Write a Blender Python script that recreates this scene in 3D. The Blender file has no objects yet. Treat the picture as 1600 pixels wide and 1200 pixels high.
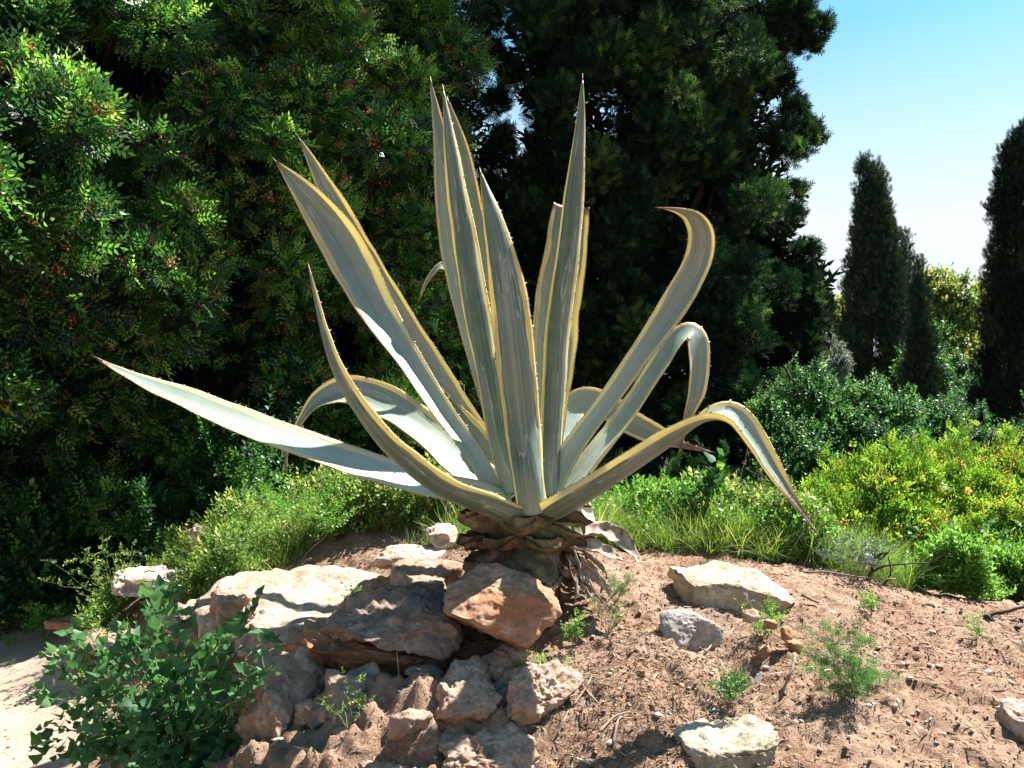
import bpy, math, random
import numpy as np
from mathutils import Vector, Matrix

R = math.radians
rng = np.random.default_rng(7)
random.seed(7)
scn = bpy.context.scene
COL = scn.collection

# ------------------------------------------------------------------ camera
F = 1385.0                       # focal length in pixels of the 1600 px wide photograph
EYE = 1.5
cam_d = bpy.data.cameras.new('camera')
cam_d.sensor_width = 36.0
cam_d.lens = 36.0 * F / 1600.0
cam_d.clip_start = 0.05
cam_d.clip_end = 2000
cam = bpy.data.objects.new('camera', cam_d)
cam.location = (0, 0, EYE)
cam.rotation_euler = (R(90), 0, 0)
COL.objects.link(cam)
scn.camera = cam

# ------------------------------------------------------------------ light
SUN_AZ, SUN_EL = 52.0, 54.0      # azimuth clockwise from the view direction (+Y), elevation
world = bpy.data.worlds.new('World')
scn.world = world
world.use_nodes = True
wn = world.node_tree.nodes
bg = wn['Background']
sky = wn.new('ShaderNodeTexSky')
sky.sky_type = 'NISHITA'
sky.sun_disc = False
sky.sun_elevation = R(SUN_EL)
sky.sun_rotation = R(SUN_AZ)
sky.altitude = 0
sky.air_density = 1.0
sky.dust_density = 1.2
sky.ozone_density = 1.0
wl = world.node_tree.links
# slightly greener blue than the model's, paling to white haze towards the horizon all the way round
_tc = wn.new('ShaderNodeTexCoord'); _sp = wn.new('ShaderNodeSeparateXYZ'); wl.new(_tc.outputs['Generated'], _sp.inputs[0])
_mr = wn.new('ShaderNodeMapRange'); _mr.inputs[1].default_value = 0.36; _mr.inputs[2].default_value = 0.17; wl.new(_sp.outputs[2], _mr.inputs[0])
_mt = wn.new('ShaderNodeMix'); _mt.data_type = 'RGBA'; _mt.blend_type = 'MULTIPLY'; _mt.inputs[0].default_value = 1.0
wl.new(sky.outputs[0], _mt.inputs[6]); _mt.inputs[7].default_value = (0.46, 0.90, 0.95, 1)
_mh = wn.new('ShaderNodeMix'); _mh.data_type = 'RGBA'; wl.new(_mr.outputs[0], _mh.inputs[0])
wl.new(_mt.outputs[2], _mh.inputs[6]); _mh.inputs[7].default_value = (4.9, 5.3, 5.45, 1)
wl.new(_mh.outputs[2], bg.inputs[0])
bg.inputs[1].default_value = 0.05
sun_d = bpy.data.lights.new('sun', 'SUN')
sun_d.energy = 5.0
sun_d.angle = R(0.5)
sun_d.color = (1.0, 0.95, 0.87)
sun = bpy.data.objects.new('sun', sun_d)
sv = Vector((math.sin(R(SUN_AZ)) * math.cos(R(SUN_EL)), math.cos(R(SUN_AZ)) * math.cos(R(SUN_EL)), math.sin(R(SUN_EL))))
sun.rotation_euler = sv.to_track_quat('Z', 'Y').to_euler()
sun.location = sv * 30
COL.objects.link(sun)
vs = scn.view_settings
vs.view_transform = 'Standard'
vs.look = 'None'
vs.gamma = 1.0
vs.use_curve_mapping = False
vs.exposure = 1.95

# ------------------------------------------------------------------ helpers
def P(u, v, Y):
    """world point seen at photograph position u, v at distance Y"""
    return np.array([(u - 800.0) / F * Y, Y, EYE - (v - 600.0) / F * Y])

def tag(o, label=None, cat=None, group=None, kind=None):
    if label: o['label'] = label
    if cat: o['category'] = cat
    if group: o['group'] = group
    if kind: o['kind'] = kind
    return o

def empty(name, loc, label, cat, group=None):
    o = bpy.data.objects.new(name, None)
    o.empty_display_size = 0.1
    o.location = tuple(float(c) for c in loc)
    COL.objects.link(o)
    return tag(o, label, cat, group)

def link(name, me, mat=None, parent=None):
    o = bpy.data.objects.new(name, me)
    COL.objects.link(o)
    if mat is not None:
        for m in (mat if isinstance(mat, (list, tuple)) else [mat]):
            me.materials.append(m)
    if parent is not None:
        o.parent = parent
        o.matrix_parent_inverse = Matrix.Translation(parent.location).inverted()
    return o

def mesh_np(name, V, faces, attrs=None, smooth=False, uv=None):
    """faces: (n,k) int array or list of such arrays"""
    me = bpy.data.meshes.new(name)
    V = np.asarray(V, dtype=np.float32).reshape(-1, 3)
    if not isinstance(faces, list): faces = [faces]
    faces = [np.asarray(f, dtype=np.int32) for f in faces if len(f)]
    loops = np.concatenate([f.ravel() for f in faces])
    tot = np.concatenate([np.full(len(f), f.shape[1], dtype=np.int32) for f in faces])
    start = np.concatenate([[0], np.cumsum(tot)[:-1]]).astype(np.int32)
    me.vertices.add(len(V)); me.vertices.foreach_set('co', V.ravel())
    me.loops.add(len(loops)); me.loops.foreach_set('vertex_index', loops)
    me.polygons.add(len(tot)); me.polygons.foreach_set('loop_start', start)
    try: me.polygons.foreach_set('loop_total', tot)
    except Exception: pass
    if smooth: me.polygons.foreach_set('use_smooth', np.ones(len(tot), dtype=bool))
    if attrs:
        for k, a in attrs.items():
            at = me.attributes.new(k, 'FLOAT', 'POINT')
            at.data.foreach_set('value', np.asarray(a, dtype=np.float32))
    if uv is not None:
        l = me.uv_layers.new(name='UVMap')
        l.data.foreach_set('uv', np.asarray(uv, dtype=np.float32)[loops].ravel())
    me.update(calc_edges=True)
    return me

def vnoise(p, seed=0):
    """smooth value noise in [-1,1] at points p (n,3)"""
    p = np.asarray(p, dtype=np.float64)
    i = np.floor(p).astype(np.int64); f = p - i
    f = f * f * f * (f * (f * 6 - 15) + 10)
    out = np.zeros(len(p))
    for dx in (0, 1):
        for dy in (0, 1):
            for dz in (0, 1):
                h = ((i[:, 0] + dx) * 374761393 + (i[:, 1] + dy) * 668265263 + (i[:, 2] + dz) * 2147483647 + seed * 1274126177) & 0xffffffff
                h = ((h ^ (h >> 13)) * 1274126177) & 0xffffffff
                h = (h ^ (h >> 16)) & 0xffff
                w = (f[:, 0] if dx else 1 - f[:, 0]) * (f[:, 1] if dy else 1 - f[:, 1]) * (f[:, 2] if dz else 1 - f[:, 2])
                out += w * (h / 32767.5 - 1)
    return out

def fbm(p, octs=4, seed=0, gain=0.5):
    p = np.asarray(p, dtype=np.float64)
    a, s = 1.0, np.zeros(len(p))
    for k in range(octs):
        s += a * vnoise(p * (2.03 ** k) + 17.3 * k, seed + k)
        a *= gain
    return s

# ------------------------------------------------------------------ materials
def new_mat(name):
    m = bpy.data.materials.new(name); m.use_nodes = True
    n = m.node_tree.nodes; l = m.node_tree.links
    return m, n, l, n['Principled BSDF'], n['Material Output']

def ramp(n, l, fac, stops, interp='LINEAR'):
    r = n.new('ShaderNodeValToRGB'); r.color_ramp.interpolation = interp
    el = r.color_ramp.elements
    while len(el) < len(stops): el.new(0.5)
    for e, (p, c) in zip(el, stops):
        e.position = p; e.color = (c[0], c[1], c[2], 1)
    l.new(fac, r.inputs[0]); return r.outputs[0]

def framp(n, l, fac, a, b):
    r = n.new('ShaderNodeMapRange'); r.inputs[1].default_value = a; r.inputs[2].default_value = b
    l.new(fac, r.inputs[0]); return r.outputs[0]

def noise(n, l, vec, scale, detail=4, rough=0.55, dist=0.0):
    t = n.new('ShaderNodeTexNoise'); t.inputs['Scale'].default_value = scale
    t.inputs['Detail'].default_value = detail; t.inputs['Roughness'].default_value = rough
    t.inputs['Distortion'].default_value = dist
    if vec is not None: l.new(vec, t.inputs['Vector'])
    return t.outputs[0]

def mixc(n, l, fac, a, b, blend='MIX'):
    m = n.new('ShaderNodeMix'); m.data_type = 'RGBA'; m.blend_type = blend
    for sock, val in ((m.inputs[0], fac), (m.inputs[6], a), (m.inputs[7], b)):
        if hasattr(val, 'is_linked'): l.new(val, sock)
        elif isinstance(val, (int, float)): sock.default_value = val
        else: sock.default_value = (val[0], val[1], val[2], 1)
    return m.outputs[2]

def math_n(n, l, op, a, b=None, clamp=False):
    m = n.new('ShaderNodeMath'); m.operation = op; m.use_clamp = clamp
    for sock, val in zip(m.inputs, (a, b)):
        if val is None: continue
        if hasattr(val, 'is_linked'): l.new(val, sock)
        else: sock.default_value = val
    return m.outputs[0]

def bump(n, l, h, strength, dist, bsdf, prev=None):
    b = n.new('ShaderNodeBump'); b.inputs['Strength'].default_value = strength
    b.inputs['Distance'].default_value = dist
    l.new(h, b.inputs['Height'])
    if prev is not None: l.new(prev, b.inputs['Normal'])
    l.new(b.outputs[0], bsdf.inputs['Normal']); return b.outputs[0]

def add_translucent(n, l, bsdf, out, col, fac, mult=1.3):
    tr = n.new('ShaderNodeBsdfTranslucent')
    cc = mixc(n, l, 1.0, col, (mult, mult, mult * 0.6), 'MULTIPLY')
    l.new(cc, tr.inputs[0])
    mx = n.new('ShaderNodeMixShader')
    if hasattr(fac, 'is_linked'): l.new(fac, mx.inputs[0])
    else: mx.inputs[0].default_value = fac
    l.new(bsdf.outputs[0], mx.inputs[1]); l.new(tr.outputs[0], mx.inputs[2])
    l.new(mx.outputs[0], out.inputs[0])

def leaf_mat(name, stops, rough=0.45, trans=0.35, spec=0.3):
    """stops: colour ramp over the per-leaf attribute 'var'"""
    m, n, l, b, out = new_mat(name)
    at = n.new('ShaderNodeAttribute'); at.attribute_name = 'var'
    c = ramp(n, l, at.outputs['Fac'], stops)
    l.new(c, b.inputs['Base Color'])
    b.inputs['Roughness'].default_value = rough
    b.inputs['Specular IOR Level'].default_value = spec
    add_translucent(n, l, b, out, c, trans, 1.6)
    return m

def plain_mat(name, c1, c2, scale, rough=0.85, bstr=0.4, bdist=0.01, stretch=None):
    m, n, l, b, out = new_mat(name)
    tc = n.new('ShaderNodeTexCoord'); vec = tc.outputs['Object']
    if stretch:
        mp = n.new('ShaderNodeMapping'); mp.inputs['Scale'].default_value = stretch
        l.new(vec, mp.inputs[0]); vec = mp.outputs[0]
    f = noise(n, l, vec, scale, 6, 0.6)
    l.new(ramp(n, l, f, [(0.3, c1), (0.7, c2)]), b.inputs['Base Color'])
    b.inputs['Roughness'].default_value = rough
    bump(n, l, f, bstr, bdist, b)
    return m

def soil_mat(name, red, pale, dark, patch=0.5):
    m, n, l, b, out = new_mat(name)
    tc = n.new('ShaderNodeTexCoord'); v = tc.outputs['Object']
    f1 = noise(n, l, v, 2.2, 6, 0.6); f2 = noise(n, l, v, 34, 6, 0.7); f3 = noise(n, l, v, 160, 3, 0.6)
    c = ramp(n, l, f2, [(0.32, dark), (0.48, red), (0.66, pale)])
    c2 = ramp(n, l, f3, [(0.35, dark), (0.5, red), (0.68, pale)])
    c = mixc(n, l, 0.45, c, c2)
    c = mixc(n, l, math_n(n, l, 'MULTIPLY', framp(n, l, f1, 0.42, 0.62), patch), c, pale)
    l.new(c, b.inputs['Base Color']); b.inputs['Roughness'].default_value = 0.95
    b.inputs['Specular IOR Level'].default_value = 0.15
    p = bump(n, l, f2, 0.7, 0.02, b); bump(n, l, f3, 0.6, 0.006, b, p)
    return m

def rock_mat(name, base, pale, rust, grey, rust_amt=0.5, grey_amt=0.4, seed=0.0):
    m, n, l, b, out = new_mat(name)
    tc = n.new('ShaderNodeTexCoord'); mp = n.new('ShaderNodeMapping')
    mp.inputs['Location'].default_value = (seed, seed * 1.7, 0); l.new(tc.outputs['Object'], mp.inputs[0]); v = mp.outputs[0]
    f1 = noise(n, l, v, 5, 6, 0.6, 0.3); f2 = noise(n, l, v, 26, 8, 0.68); f3 = noise(n, l, v, 120, 4, 0.65); f4 = noise(n, l, v, 3.1, 3, 0.5)
    c = ramp(n, l, f2, [(0.33, tuple(x * 0.62 for x in base)), (0.47, base), (0.66, pale)])
    c = mixc(n, l, math_n(n, l, 'MULTIPLY', framp(n, l, f1, 0.44, 0.60), rust_amt), c, rust)
    geo = n.new('ShaderNodeNewGeometry'); sp = n.new('ShaderNodeSeparateXYZ'); l.new(geo.outputs['Normal'], sp.inputs[0])
    up = framp(n, l, sp.outputs[2], -0.1, 0.7)
    g = math_n(n, l, 'MULTIPLY', framp(n, l, f4, 0.46, 0.6), grey_amt)
    g = math_n(n, l, 'MULTIPLY', g, up)
    c = mixc(n, l, g, c, mixc(n, l, framp(n, l, f3, 0.45, 0.6), grey, tuple(x * 0.35 for x in grey)))
    pits = framp(n, l, f3, 0.30, 0.42)
    c = mixc(n, l, pits, tuple(x * 0.35 for x in rust), c)
    vo = n.new('ShaderNodeTexVoronoi'); vo.inputs['Scale'].default_value = 22; l.new(v, vo.inputs['Vector'])
    l.new(c, b.inputs['Base Color']); b.inputs['Roughness'].default_value = 0.93
    b.inputs['Specular IOR Level'].default_value = 0.2
    p = bump(n, l, f2, 0.8, 0.03, b); p = bump(n, l, f3, 0.6, 0.006, b, p); bump(n, l, vo.outputs['Distance'], 0.35, 0.012, b, p)
    return m

M = {}
M['soil'] = soil_mat('red_soil', (0.190, 0.104, 0.066), (0.33, 0.235, 0.170), (0.052, 0.029, 0.020))
M['path'] = soil_mat('path_dust', (0.34, 0.25, 0.19), (0.44, 0.345, 0.275), (0.17, 0.115, 0.085), 0.4)
M['rock_pale'] = rock_mat('limestone_pale', (0.44, 0.35, 0.28), (0.66, 0.58, 0.50), (0.36, 0.20, 0.13), (0.30, 0.30, 0.29), 0.45, 0.35, 1.0)
M['rock_slab'] = rock_mat('limestone_slab', (0.46, 0.34, 0.255), (0.66, 0.55, 0.45), (0.40, 0.20, 0.11), (0.34, 0.32, 0.29), 0.55, 0.4, 3.0)
M['rock_crust'] = rock_mat('limestone_crust', (0.34, 0.235, 0.175), (0.50, 0.39, 0.31), (0.34, 0.17, 0.095), (0.21, 0.20, 0.19), 0.5, 0.9, 5.0)
M['rock_rust'] = rock_mat('boulder_rust', (0.42, 0.25, 0.16), (0.58, 0.42, 0.31), (0.36, 0.15, 0.07), (0.34, 0.30, 0.26), 0.8, 0.3, 8.0)
M['rock_pink'] = rock_mat('conglomerate_pink', (0.42, 0.27, 0.19), (0.62, 0.47, 0.37), (0.36, 0.17, 0.095), (0.30, 0.28, 0.26), 0.6, 0.4, 11.0)
M['rock_lichen'] = rock_mat('limestone_lichen', (0.46, 0.38, 0.28), (0.66, 0.60, 0.50), (0.30, 0.21, 0.11), (0.36, 0.33, 0.28), 0.55, 0.3, 14.0)
M['rock_grey'] = rock_mat('stone_grey', (0.42, 0.38, 0.34), (0.58, 0.53, 0.48), (0.36, 0.26, 0.20), (0.33, 0.32, 0.31), 0.35, 0.3, 17.0)
M['bark'] = plain_mat('bark', (0.02, 0.015, 0.012), (0.07, 0.052, 0.042), 14, 0.9, 0.8, 0.02, (1, 1, 0.25))
M['twig'] = plain_mat('dry_twig', (0.14, 0.10, 0.075), (0.34, 0.27, 0.21), 30, 0.9, 0.4, 0.004)
M['straw'] = leaf_mat('straw', [(0.0, (0.05, 0.03, 0.022)), (0.45, (0.15, 0.095, 0.065)), (0.8, (0.32, 0.24, 0.17)), (1.0, (0.55, 0.47, 0.37))], 0.7, 0.05, 0.2)
M['gravel'] = leaf_mat('gravel', [(0.0, (0.14, 0.065, 0.042)), (0.5, (0.27, 0.15, 0.10)), (1.0, (0.48, 0.37, 0.28))], 0.9, 0.0, 0.2)
M['mastic'] = leaf_mat('mastic_leaf', [(0.0, (0.006, 0.022, 0.012)), (0.38, (0.020, 0.066, 0.022)), (0.66, (0.065, 0.185, 0.032)), (1.0, (0.24, 0.42, 0.08))], 0.36, 0.46, 0.45)  # random leaf tones also paint in sunlit leaves among shaded ones
M['blossom'] = leaf_mat('mastic_fruit', [(0.0, (0.26, 0.06, 0.04)), (0.5, (0.36, 0.13, 0.07)), (1.0, (0.40, 0.24, 0.10))], 0.6, 0.3, 0.3)
M['cypress'] = leaf_mat('cypress_leaf', [(0.0, (0.004, 0.012, 0.009)), (0.45, (0.007, 0.024, 0.013)), (0.72, (0.030, 0.080, 0.028)), (1.0, (0.13, 0.22, 0.065))], 0.65, 0.26, 0.12)  # dark end of the ramp paints shade, bright end sunlit tufts
M['inner_shade'] = leaf_mat('inner_leaf_shade', [(0.0, (0.003, 0.008, 0.005)), (1.0, (0.012, 0.030, 0.012))], 0.8, 0.05, 0.05)  # near-black leaf colour paints in the shade deep inside the crowns
M['cypress_black'] = leaf_mat('cypress_leaf_dark', [(0.0, (0.003, 0.009, 0.008)), (0.6, (0.009, 0.022, 0.015)), (1.0, (0.03, 0.06, 0.03))], 0.7, 0.08, 0.1)
M['cypress_far'] = leaf_mat('cypress_leaf_far', [(0.0, (0.006, 0.018, 0.014)), (0.6, (0.018, 0.042, 0.024)), (1.0, (0.05, 0.095, 0.045))], 0.65, 0.12, 0.12)
M['yellow_tree'] = leaf_mat('yellow_green_leaf', [(0.0, (0.04, 0.09, 0.025)), (0.55, (0.11, 0.18, 0.04)), (1.0, (0.30, 0.28, 0.05))], 0.5, 0.35, 0.15)
M['shrub'] = leaf_mat('shrub_leaf', [(0.0, (0.016, 0.055, 0.022)), (0.5, (0.035, 0.105, 0.032)), (0.8, (0.07, 0.19, 0.045)), (1.0, (0.15, 0.29, 0.07))], 0.5, 0.40, 0.25)
M['shrub_grey'] = leaf_mat('grey_shrub_leaf', [(0.0, (0.06, 0.09, 0.075)), (1.0, (0.18, 0.22, 0.19))], 0.6, 0.2)
M['shrub_lime'] = leaf_mat('lime_shrub_leaf', [(0.0, (0.04, 0.11, 0.015)), (0.5, (0.12, 0.24, 0.03)), (0.88, (0.26, 0.34, 0.05)), (1.0, (0.36, 0.26, 0.09))], 0.42, 0.42)
M['herb'] = leaf_mat('green_herb_leaf', [(0.0, (0.04, 0.12, 0.02)), (0.5, (0.10, 0.24, 0.035)), (1.0, (0.20, 0.34, 0.08))], 0.42, 0.42)
M['weed'] = leaf_mat('weed_leaf', [(0.0, (0.04, 0.10, 0.025)), (0.5, (0.11, 0.20, 0.04)), (0.85, (0.25, 0.32, 0.08)), (1.0, (0.45, 0.42, 0.16))], 0.5, 0.4)
M['goosefoot'] = leaf_mat('goosefoot_leaf', [(0.0, (0.03, 0.09, 0.035)), (0.6, (0.055, 0.155, 0.06)), (1.0, (0.12, 0.25, 0.09))], 0.45, 0.38)
M['stem'] = plain_mat('green_stem', (0.08, 0.14, 0.04), (0.16, 0.22, 0.07), 20, 0.6, 0.1, 0.002)
M['feather'] = leaf_mat('feathery_leaf', [(0.0, (0.035, 0.09, 0.03)), (0.6, (0.07, 0.17, 0.05)), (1.0, (0.15, 0.26, 0.09))], 0.5, 0.35)
M['flower_yellow'] = plain_mat('yellow_petal', (0.75, 0.50, 0.02), (0.85, 0.62, 0.04), 20, 0.6, 0.0)
M['flower_white'] = plain_mat('white_petal', (0.75, 0.75, 0.70), (0.85, 0.85, 0.80), 20, 0.6, 0.0)
M['dead_leaf'] = plain_mat('dried_agave_leaf', (0.12, 0.075, 0.052), (0.46, 0.37, 0.29), 9, 0.85, 0.8, 0.006, (6, 6, 1.2))
M['fibre'] = plain_mat('dry_fibre', (0.10, 0.07, 0.055), (0.36, 0.30, 0.25), 16, 0.9, 0.6, 0.004)
M['pebble_pale'] = plain_mat('pebble_pale', (0.34, 0.25, 0.19), (0.56, 0.46, 0.38), 3, 0.9, 0.0)
M['pebble_red'] = plain_mat('pebble_red', (0.26, 0.14, 0.09), (0.46, 0.32, 0.24), 3, 0.9, 0.0)
M['white_rag'] = plain_mat('white_plastic', (0.75, 0.76, 0.76), (0.85, 0.85, 0.84), 12, 0.4, 0.3, 0.01)
M['teal'] = plain_mat('teal_plastic', (0.01, 0.26, 0.24), (0.02, 0.34, 0.30), 20, 0.35, 0.0)
M['charcoal'] = plain_mat('charred_wood', (0.012, 0.012, 0.013), (0.07, 0.068, 0.066), 40, 0.8, 0.8, 0.008)

# agave leaf: stripes laid out over the leaf's own width and length (uv), dried tissue from the attribute 'dry'
def agave_mat():
    m, n, l, b, out = new_mat('agave_leaf')
    uvn = n.new('ShaderNodeUVMap'); sp = n.new('ShaderNodeSeparateXYZ'); l.new(uvn.outputs[0], sp.inputs[0])
    s, t = sp.outputs[0], sp.outputs[1]
    info = n.new('ShaderNodeObjectInfo')
    cmb = n.new('ShaderNodeCombineXYZ')
    l.new(math_n(n, l, 'MULTIPLY', s, 26.0), cmb.inputs[0])
    l.new(math_n(n, l, 'MULTIPLY', t, 1.1), cmb.inputs[1])
    l.new(math_n(n, l, 'MULTIPLY', info.outputs['Random'], 40.0), cmb.inputs[2])
    streak = noise(n, l, cmb.outputs[0], 1.0, 3, 0.6)
    cm2 = n.new('ShaderNodeCombineXYZ')
    l.new(math_n(n, l, 'MULTIPLY', s, 1.0), cm2.inputs[0]); l.new(math_n(n, l, 'MULTIPLY', t, 2.5), cm2.inputs[1])
    l.new(math_n(n, l, 'MULTIPLY', info.outputs['Random'], 17.0), cm2.inputs[2])
    wob = noise(n, l, cm2.outputs[0], 1.0, 3, 0.55)
    d = math_n(n, l, 'ABSOLUTE', math_n(n, l, 'SUBTRACT', s, 0.5))
    d = math_n(n, l, 'MULTIPLY', d, 2.0)
    dd = math_n(n, l, 'ADD', d, math_n(n, l, 'MULTIPLY', math_n(n, l, 'SUBTRACT', wob, 0.5), 0.75))
    dd = math_n(n, l, 'ADD', dd, math_n(n, l, 'MULTIPLY', math_n(n, l, 'SUBTRACT', streak, 0.5), 0.16))
    margin = framp(n, l, dd, 0.70, 0.73)
    core = ramp(n, l, streak, [(0.30, (0.050, 0.092, 0.066)), (0.48, (0.088, 0.132, 0.098)), (0.62, (0.135, 0.172, 0.130)), (0.72, (0.30, 0.30, 0.17))])
    yel = ramp(n, l, streak, [(0.30, (0.42, 0.40, 0.17)), (0.40, (0.74, 0.57, 0.20)), (0.58, (0.80, 0.68, 0.34)), (0.72, (0.76, 0.71, 0.52))])
    gs = math_n(n, l, 'MULTIPLY', framp(n, l, streak, 0.38, 0.35), framp(n, l, d, 0.6, 0.7))
    yel = mixc(n, l, math_n(n, l, 'MULTIPLY', gs, 0.8), yel, (0.12, 0.17, 0.10))
    col = mixc(n, l, margin, core, yel)
    tc = n.new('ShaderNodeTexCoord')
    bloom = noise(n, l, tc.outputs['Object'], 7.0, 5, 0.6, 0.4)
    col = mixc(n, l, math_n(n, l, 'MULTIPLY', framp(n, l, bloom, 0.5, 0.75), 0.40), col, (0.26, 0.29, 0.25))
    cm3 = n.new('ShaderNodeCombineXYZ')
    l.new(math_n(n, l, 'MULTIPLY', s, 3.2), cm3.inputs[0]); l.new(math_n(n, l, 'MULTIPLY', t, 2.2), cm3.inputs[1])
    l.new(math_n(n, l, 'MULTIPLY', info.outputs['Random'], 29.0), cm3.inputs[2])
    imp = noise(n, l, cm3.outputs[0], 1.0, 4, 0.5)
    line = framp(n, l, math_n(n, l, 'ABSOLUTE', math_n(n, l, 'SUBTRACT', imp, 0.52)), 0.012, 0.004)
    side = framp(n, l, imp, 0.505, 0.53)
    col = mixc(n, l, math_n(n, l, 'MULTIPLY', side, 0.20), col, (0.30, 0.33, 0.30))
    col = mixc(n, l, math_n(n, l, 'MULTIPLY', line, 0.30), col, (0.62, 0.62, 0.54))
    spots = noise(n, l, tc.outputs['Object'], 60.0, 3, 0.6)
    col = mixc(n, l, math_n(n, l, 'MULTIPLY', framp(n, l, spots, 0.66, 0.72), 0.5), col, (0.20, 0.15, 0.11))
    col = mixc(n, l, math_n(n, l, 'MULTIPLY', framp(n, l, t, 0.16, 0.0), 0.35), col, (0.52, 0.58, 0.46))
    ua = n.new('ShaderNodeAttribute'); ua.attribute_name = 'upper'
    pale = math_n(n, l, 'MULTIPLY', math_n(n, l, 'MULTIPLY', framp(n, l, t, 1.10, 0.15), ua.outputs['Fac']), 0.60)
    col = mixc(n, l, pale, col, (0.50, 0.55, 0.48))  # waxy upper side paled further towards the base to paint in sunlight
    edge = framp(n, l, d, 0.978, 0.996)
    col = mixc(n, l, math_n(n, l, 'MULTIPLY', edge, 0.75), col, (0.30, 0.17, 0.09))
    da = n.new('ShaderNodeAttribute'); da.attribute_name = 'dry'
    drycol = ramp(n, l, spots, [(0.35, (0.10, 0.055, 0.045)), (0.6, (0.30, 0.20, 0.15))])
    dn = math_n(n, l, 'ADD', da.outputs['Fac'], math_n(n, l, 'MULTIPLY', math_n(n, l, 'SUBTRACT', bloom, 0.5), 0.8), True)
    dn = math_n(n, l, 'MULTIPLY', dn, framp(n, l, da.outputs['Fac'], 0.0, 0.1), True)
    col = mixc(n, l, dn, col, drycol)
    l.new(col, b.inputs['Base Color']); b.inputs['Roughness'].default_value = 0.48
    b.inputs['Specular IOR Level'].default_value = 0.35
    p = bump(n, l, streak, 0.22, 0.004, b)
    p = bump(n, l, bloom, 0.35, 0.01, b, p); bump(n, l, side, 0.5, 0.004, b, p)
    add_translucent(n, l, b, out, col, math_n(n, l, 'ADD', 0.07, math_n(n, l, 'MULTIPLY', margin, 0.30)), 1.25)
    return m
M['agave'] = agave_mat()
M['tooth'] = plain_mat('agave_tooth', (0.10, 0.045, 0.025), (0.26, 0.14, 0.08), 40, 0.5, 0.1, 0.001)
def stub_mat():
    m, n, l, b, out = new_mat('agave_stub')
    tc = n.new('ShaderNodeTexCoord')
    f = noise(n, l, tc.outputs['Object'], 11, 6, 0.65, 0.6); f2 = noise(n, l, tc.outputs['Object'], 60, 4, 0.6)
    at = n.new('ShaderNodeAttribute'); at.attribute_name = 'var'
    c = ramp(n, l, f, [(0.34, (0.035, 0.016, 0.012)), (0.48, (0.10, 0.048, 0.034)), (0.62, (0.20, 0.115, 0.08)), (0.75, (0.34, 0.25, 0.18))])
    g = ramp(n, l, f, [(0.3, (0.05, 0.045, 0.022)), (0.5, (0.12, 0.125, 0.065)), (0.7, (0.36, 0.30, 0.16))])
    c = mixc(n, l, at.outputs['Fac'], c, g)
    l.new(c, b.inputs['Base Color']); b.inputs['Roughness'].default_value = 0.88; b.inputs['Specular IOR Level'].default_value = 0.15
    p = bump(n, l, f, 0.8, 0.02, b); bump(n, l, f2, 0.6, 0.006, b, p)
    return m
M['stub'] = stub_mat()
M['cut'] = plain_mat('cut_leaf_flesh', (0.42, 0.36, 0.27), (0.70, 0.64, 0.52), 30, 0.8, 0.6, 0.006)

# ------------------------------------------------------------------ terrain
ctl = []
def cp(u, v, Y): ctl.append(P(u, v, Y))
def cx(x, y, z): ctl.append(np.array([x, y, z], dtype=float))
for a in [(450, 1185, 2.75), (620, 1180, 2.7), (800, 1190, 2.65), (1000, 1200, 2.6), (1200, 1200, 2.6), (1400, 1200, 2.6), (1600, 1200, 2.6),
          (520, 1112, 3.0), (640, 1082, 2.98), (760, 1076, 3.0), (900, 1060, 3.0), (1000, 1040, 3.1), (1150, 1050, 3.1), (1300, 1110, 2.85),
          (950, 960, 3.5), (820, 915, 3.62), (820, 890, 3.85), (1100, 935, 3.75), (1250, 945, 3.7), (1400, 960, 3.75), (1600, 1010, 3.6),
          (1050, 893, 4.1), (1250, 902, 4.2), (1400, 925, 4.25), (1600, 962, 4.3), (1600, 1100, 3.0), (1400, 1060, 3.05),
          (620, 925, 4.1), (480, 945, 4.1), (390, 985, 3.85), (500, 1030, 3.6), (640, 1010, 3.45), (400, 915, 4.5), (520, 1120, 3.25), (640, 1075, 3.2),
          (250, 930, 4.8), (560, 830, 4.8), (700, 815, 4.9), (950, 845, 4.7), (330, 860, 5.2), (1150, 850, 4.9)]:
    cp(*a)
for a in [(-2.5, 3.5, 0), (-2.6, 5.4, 0), (-2.0, 4.4, 0.02), (-1.75, 3.4, 0), (-1.35, 2.9, 0.02), (-2.2, 2.5, 0), (-1.2, 2.2, 0), (-4, 4, 0), (-3.5, 6, 0), (-1.15, 3.2, 0.2),
          (0, 1.6, 0), (1.5, 1.4, 0), (3, 1.5, 0.1), (-4, 1, 0), (-1.5, 1, 0), (0, .5, 0), (3, .5, 0),
          (3.2, 2.5, 0.4), (3.6, 4.0, 0.4), (-4, 7, 0), (-2.5, 6.5, 0.3), (-1, 6.5, 0.35), (0.5, 6.2, 0.3), (2, 6, 0.15), (3.5, 5.6, 0.1), (5, 5, 0.1),
          (0, 9, 0), (3, 9, 0), (6, 9, 0), (-5, 9, 0), (-3, 9, 0), (6, 3, 0.2), (6, 0, 0), (-6, 3, 0), (-6, 0, 0), (-6, 6, 0)]:
    cx(*a)
ctl = np.array(ctl)
def _U(r2): return np.where(r2 > 1e-12, r2 * np.log(np.maximum(r2, 1e-12)), 0.0)
_n = len(ctl)
_K = _U(((ctl[:, None, :2] - ctl[None, :, :2]) ** 2).sum(-1)) + np.eye(_n) * 0.004
_Pm = np.hstack([np.ones((_n, 1)), ctl[:, :2]])
_A = np.vstack([np.hstack([_K, _Pm]), np.hstack([_Pm.T, np.zeros((3, 3))])])
_w = np.linalg.solve(_A, np.concatenate([ctl[:, 2], np.zeros(3)]))
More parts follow.
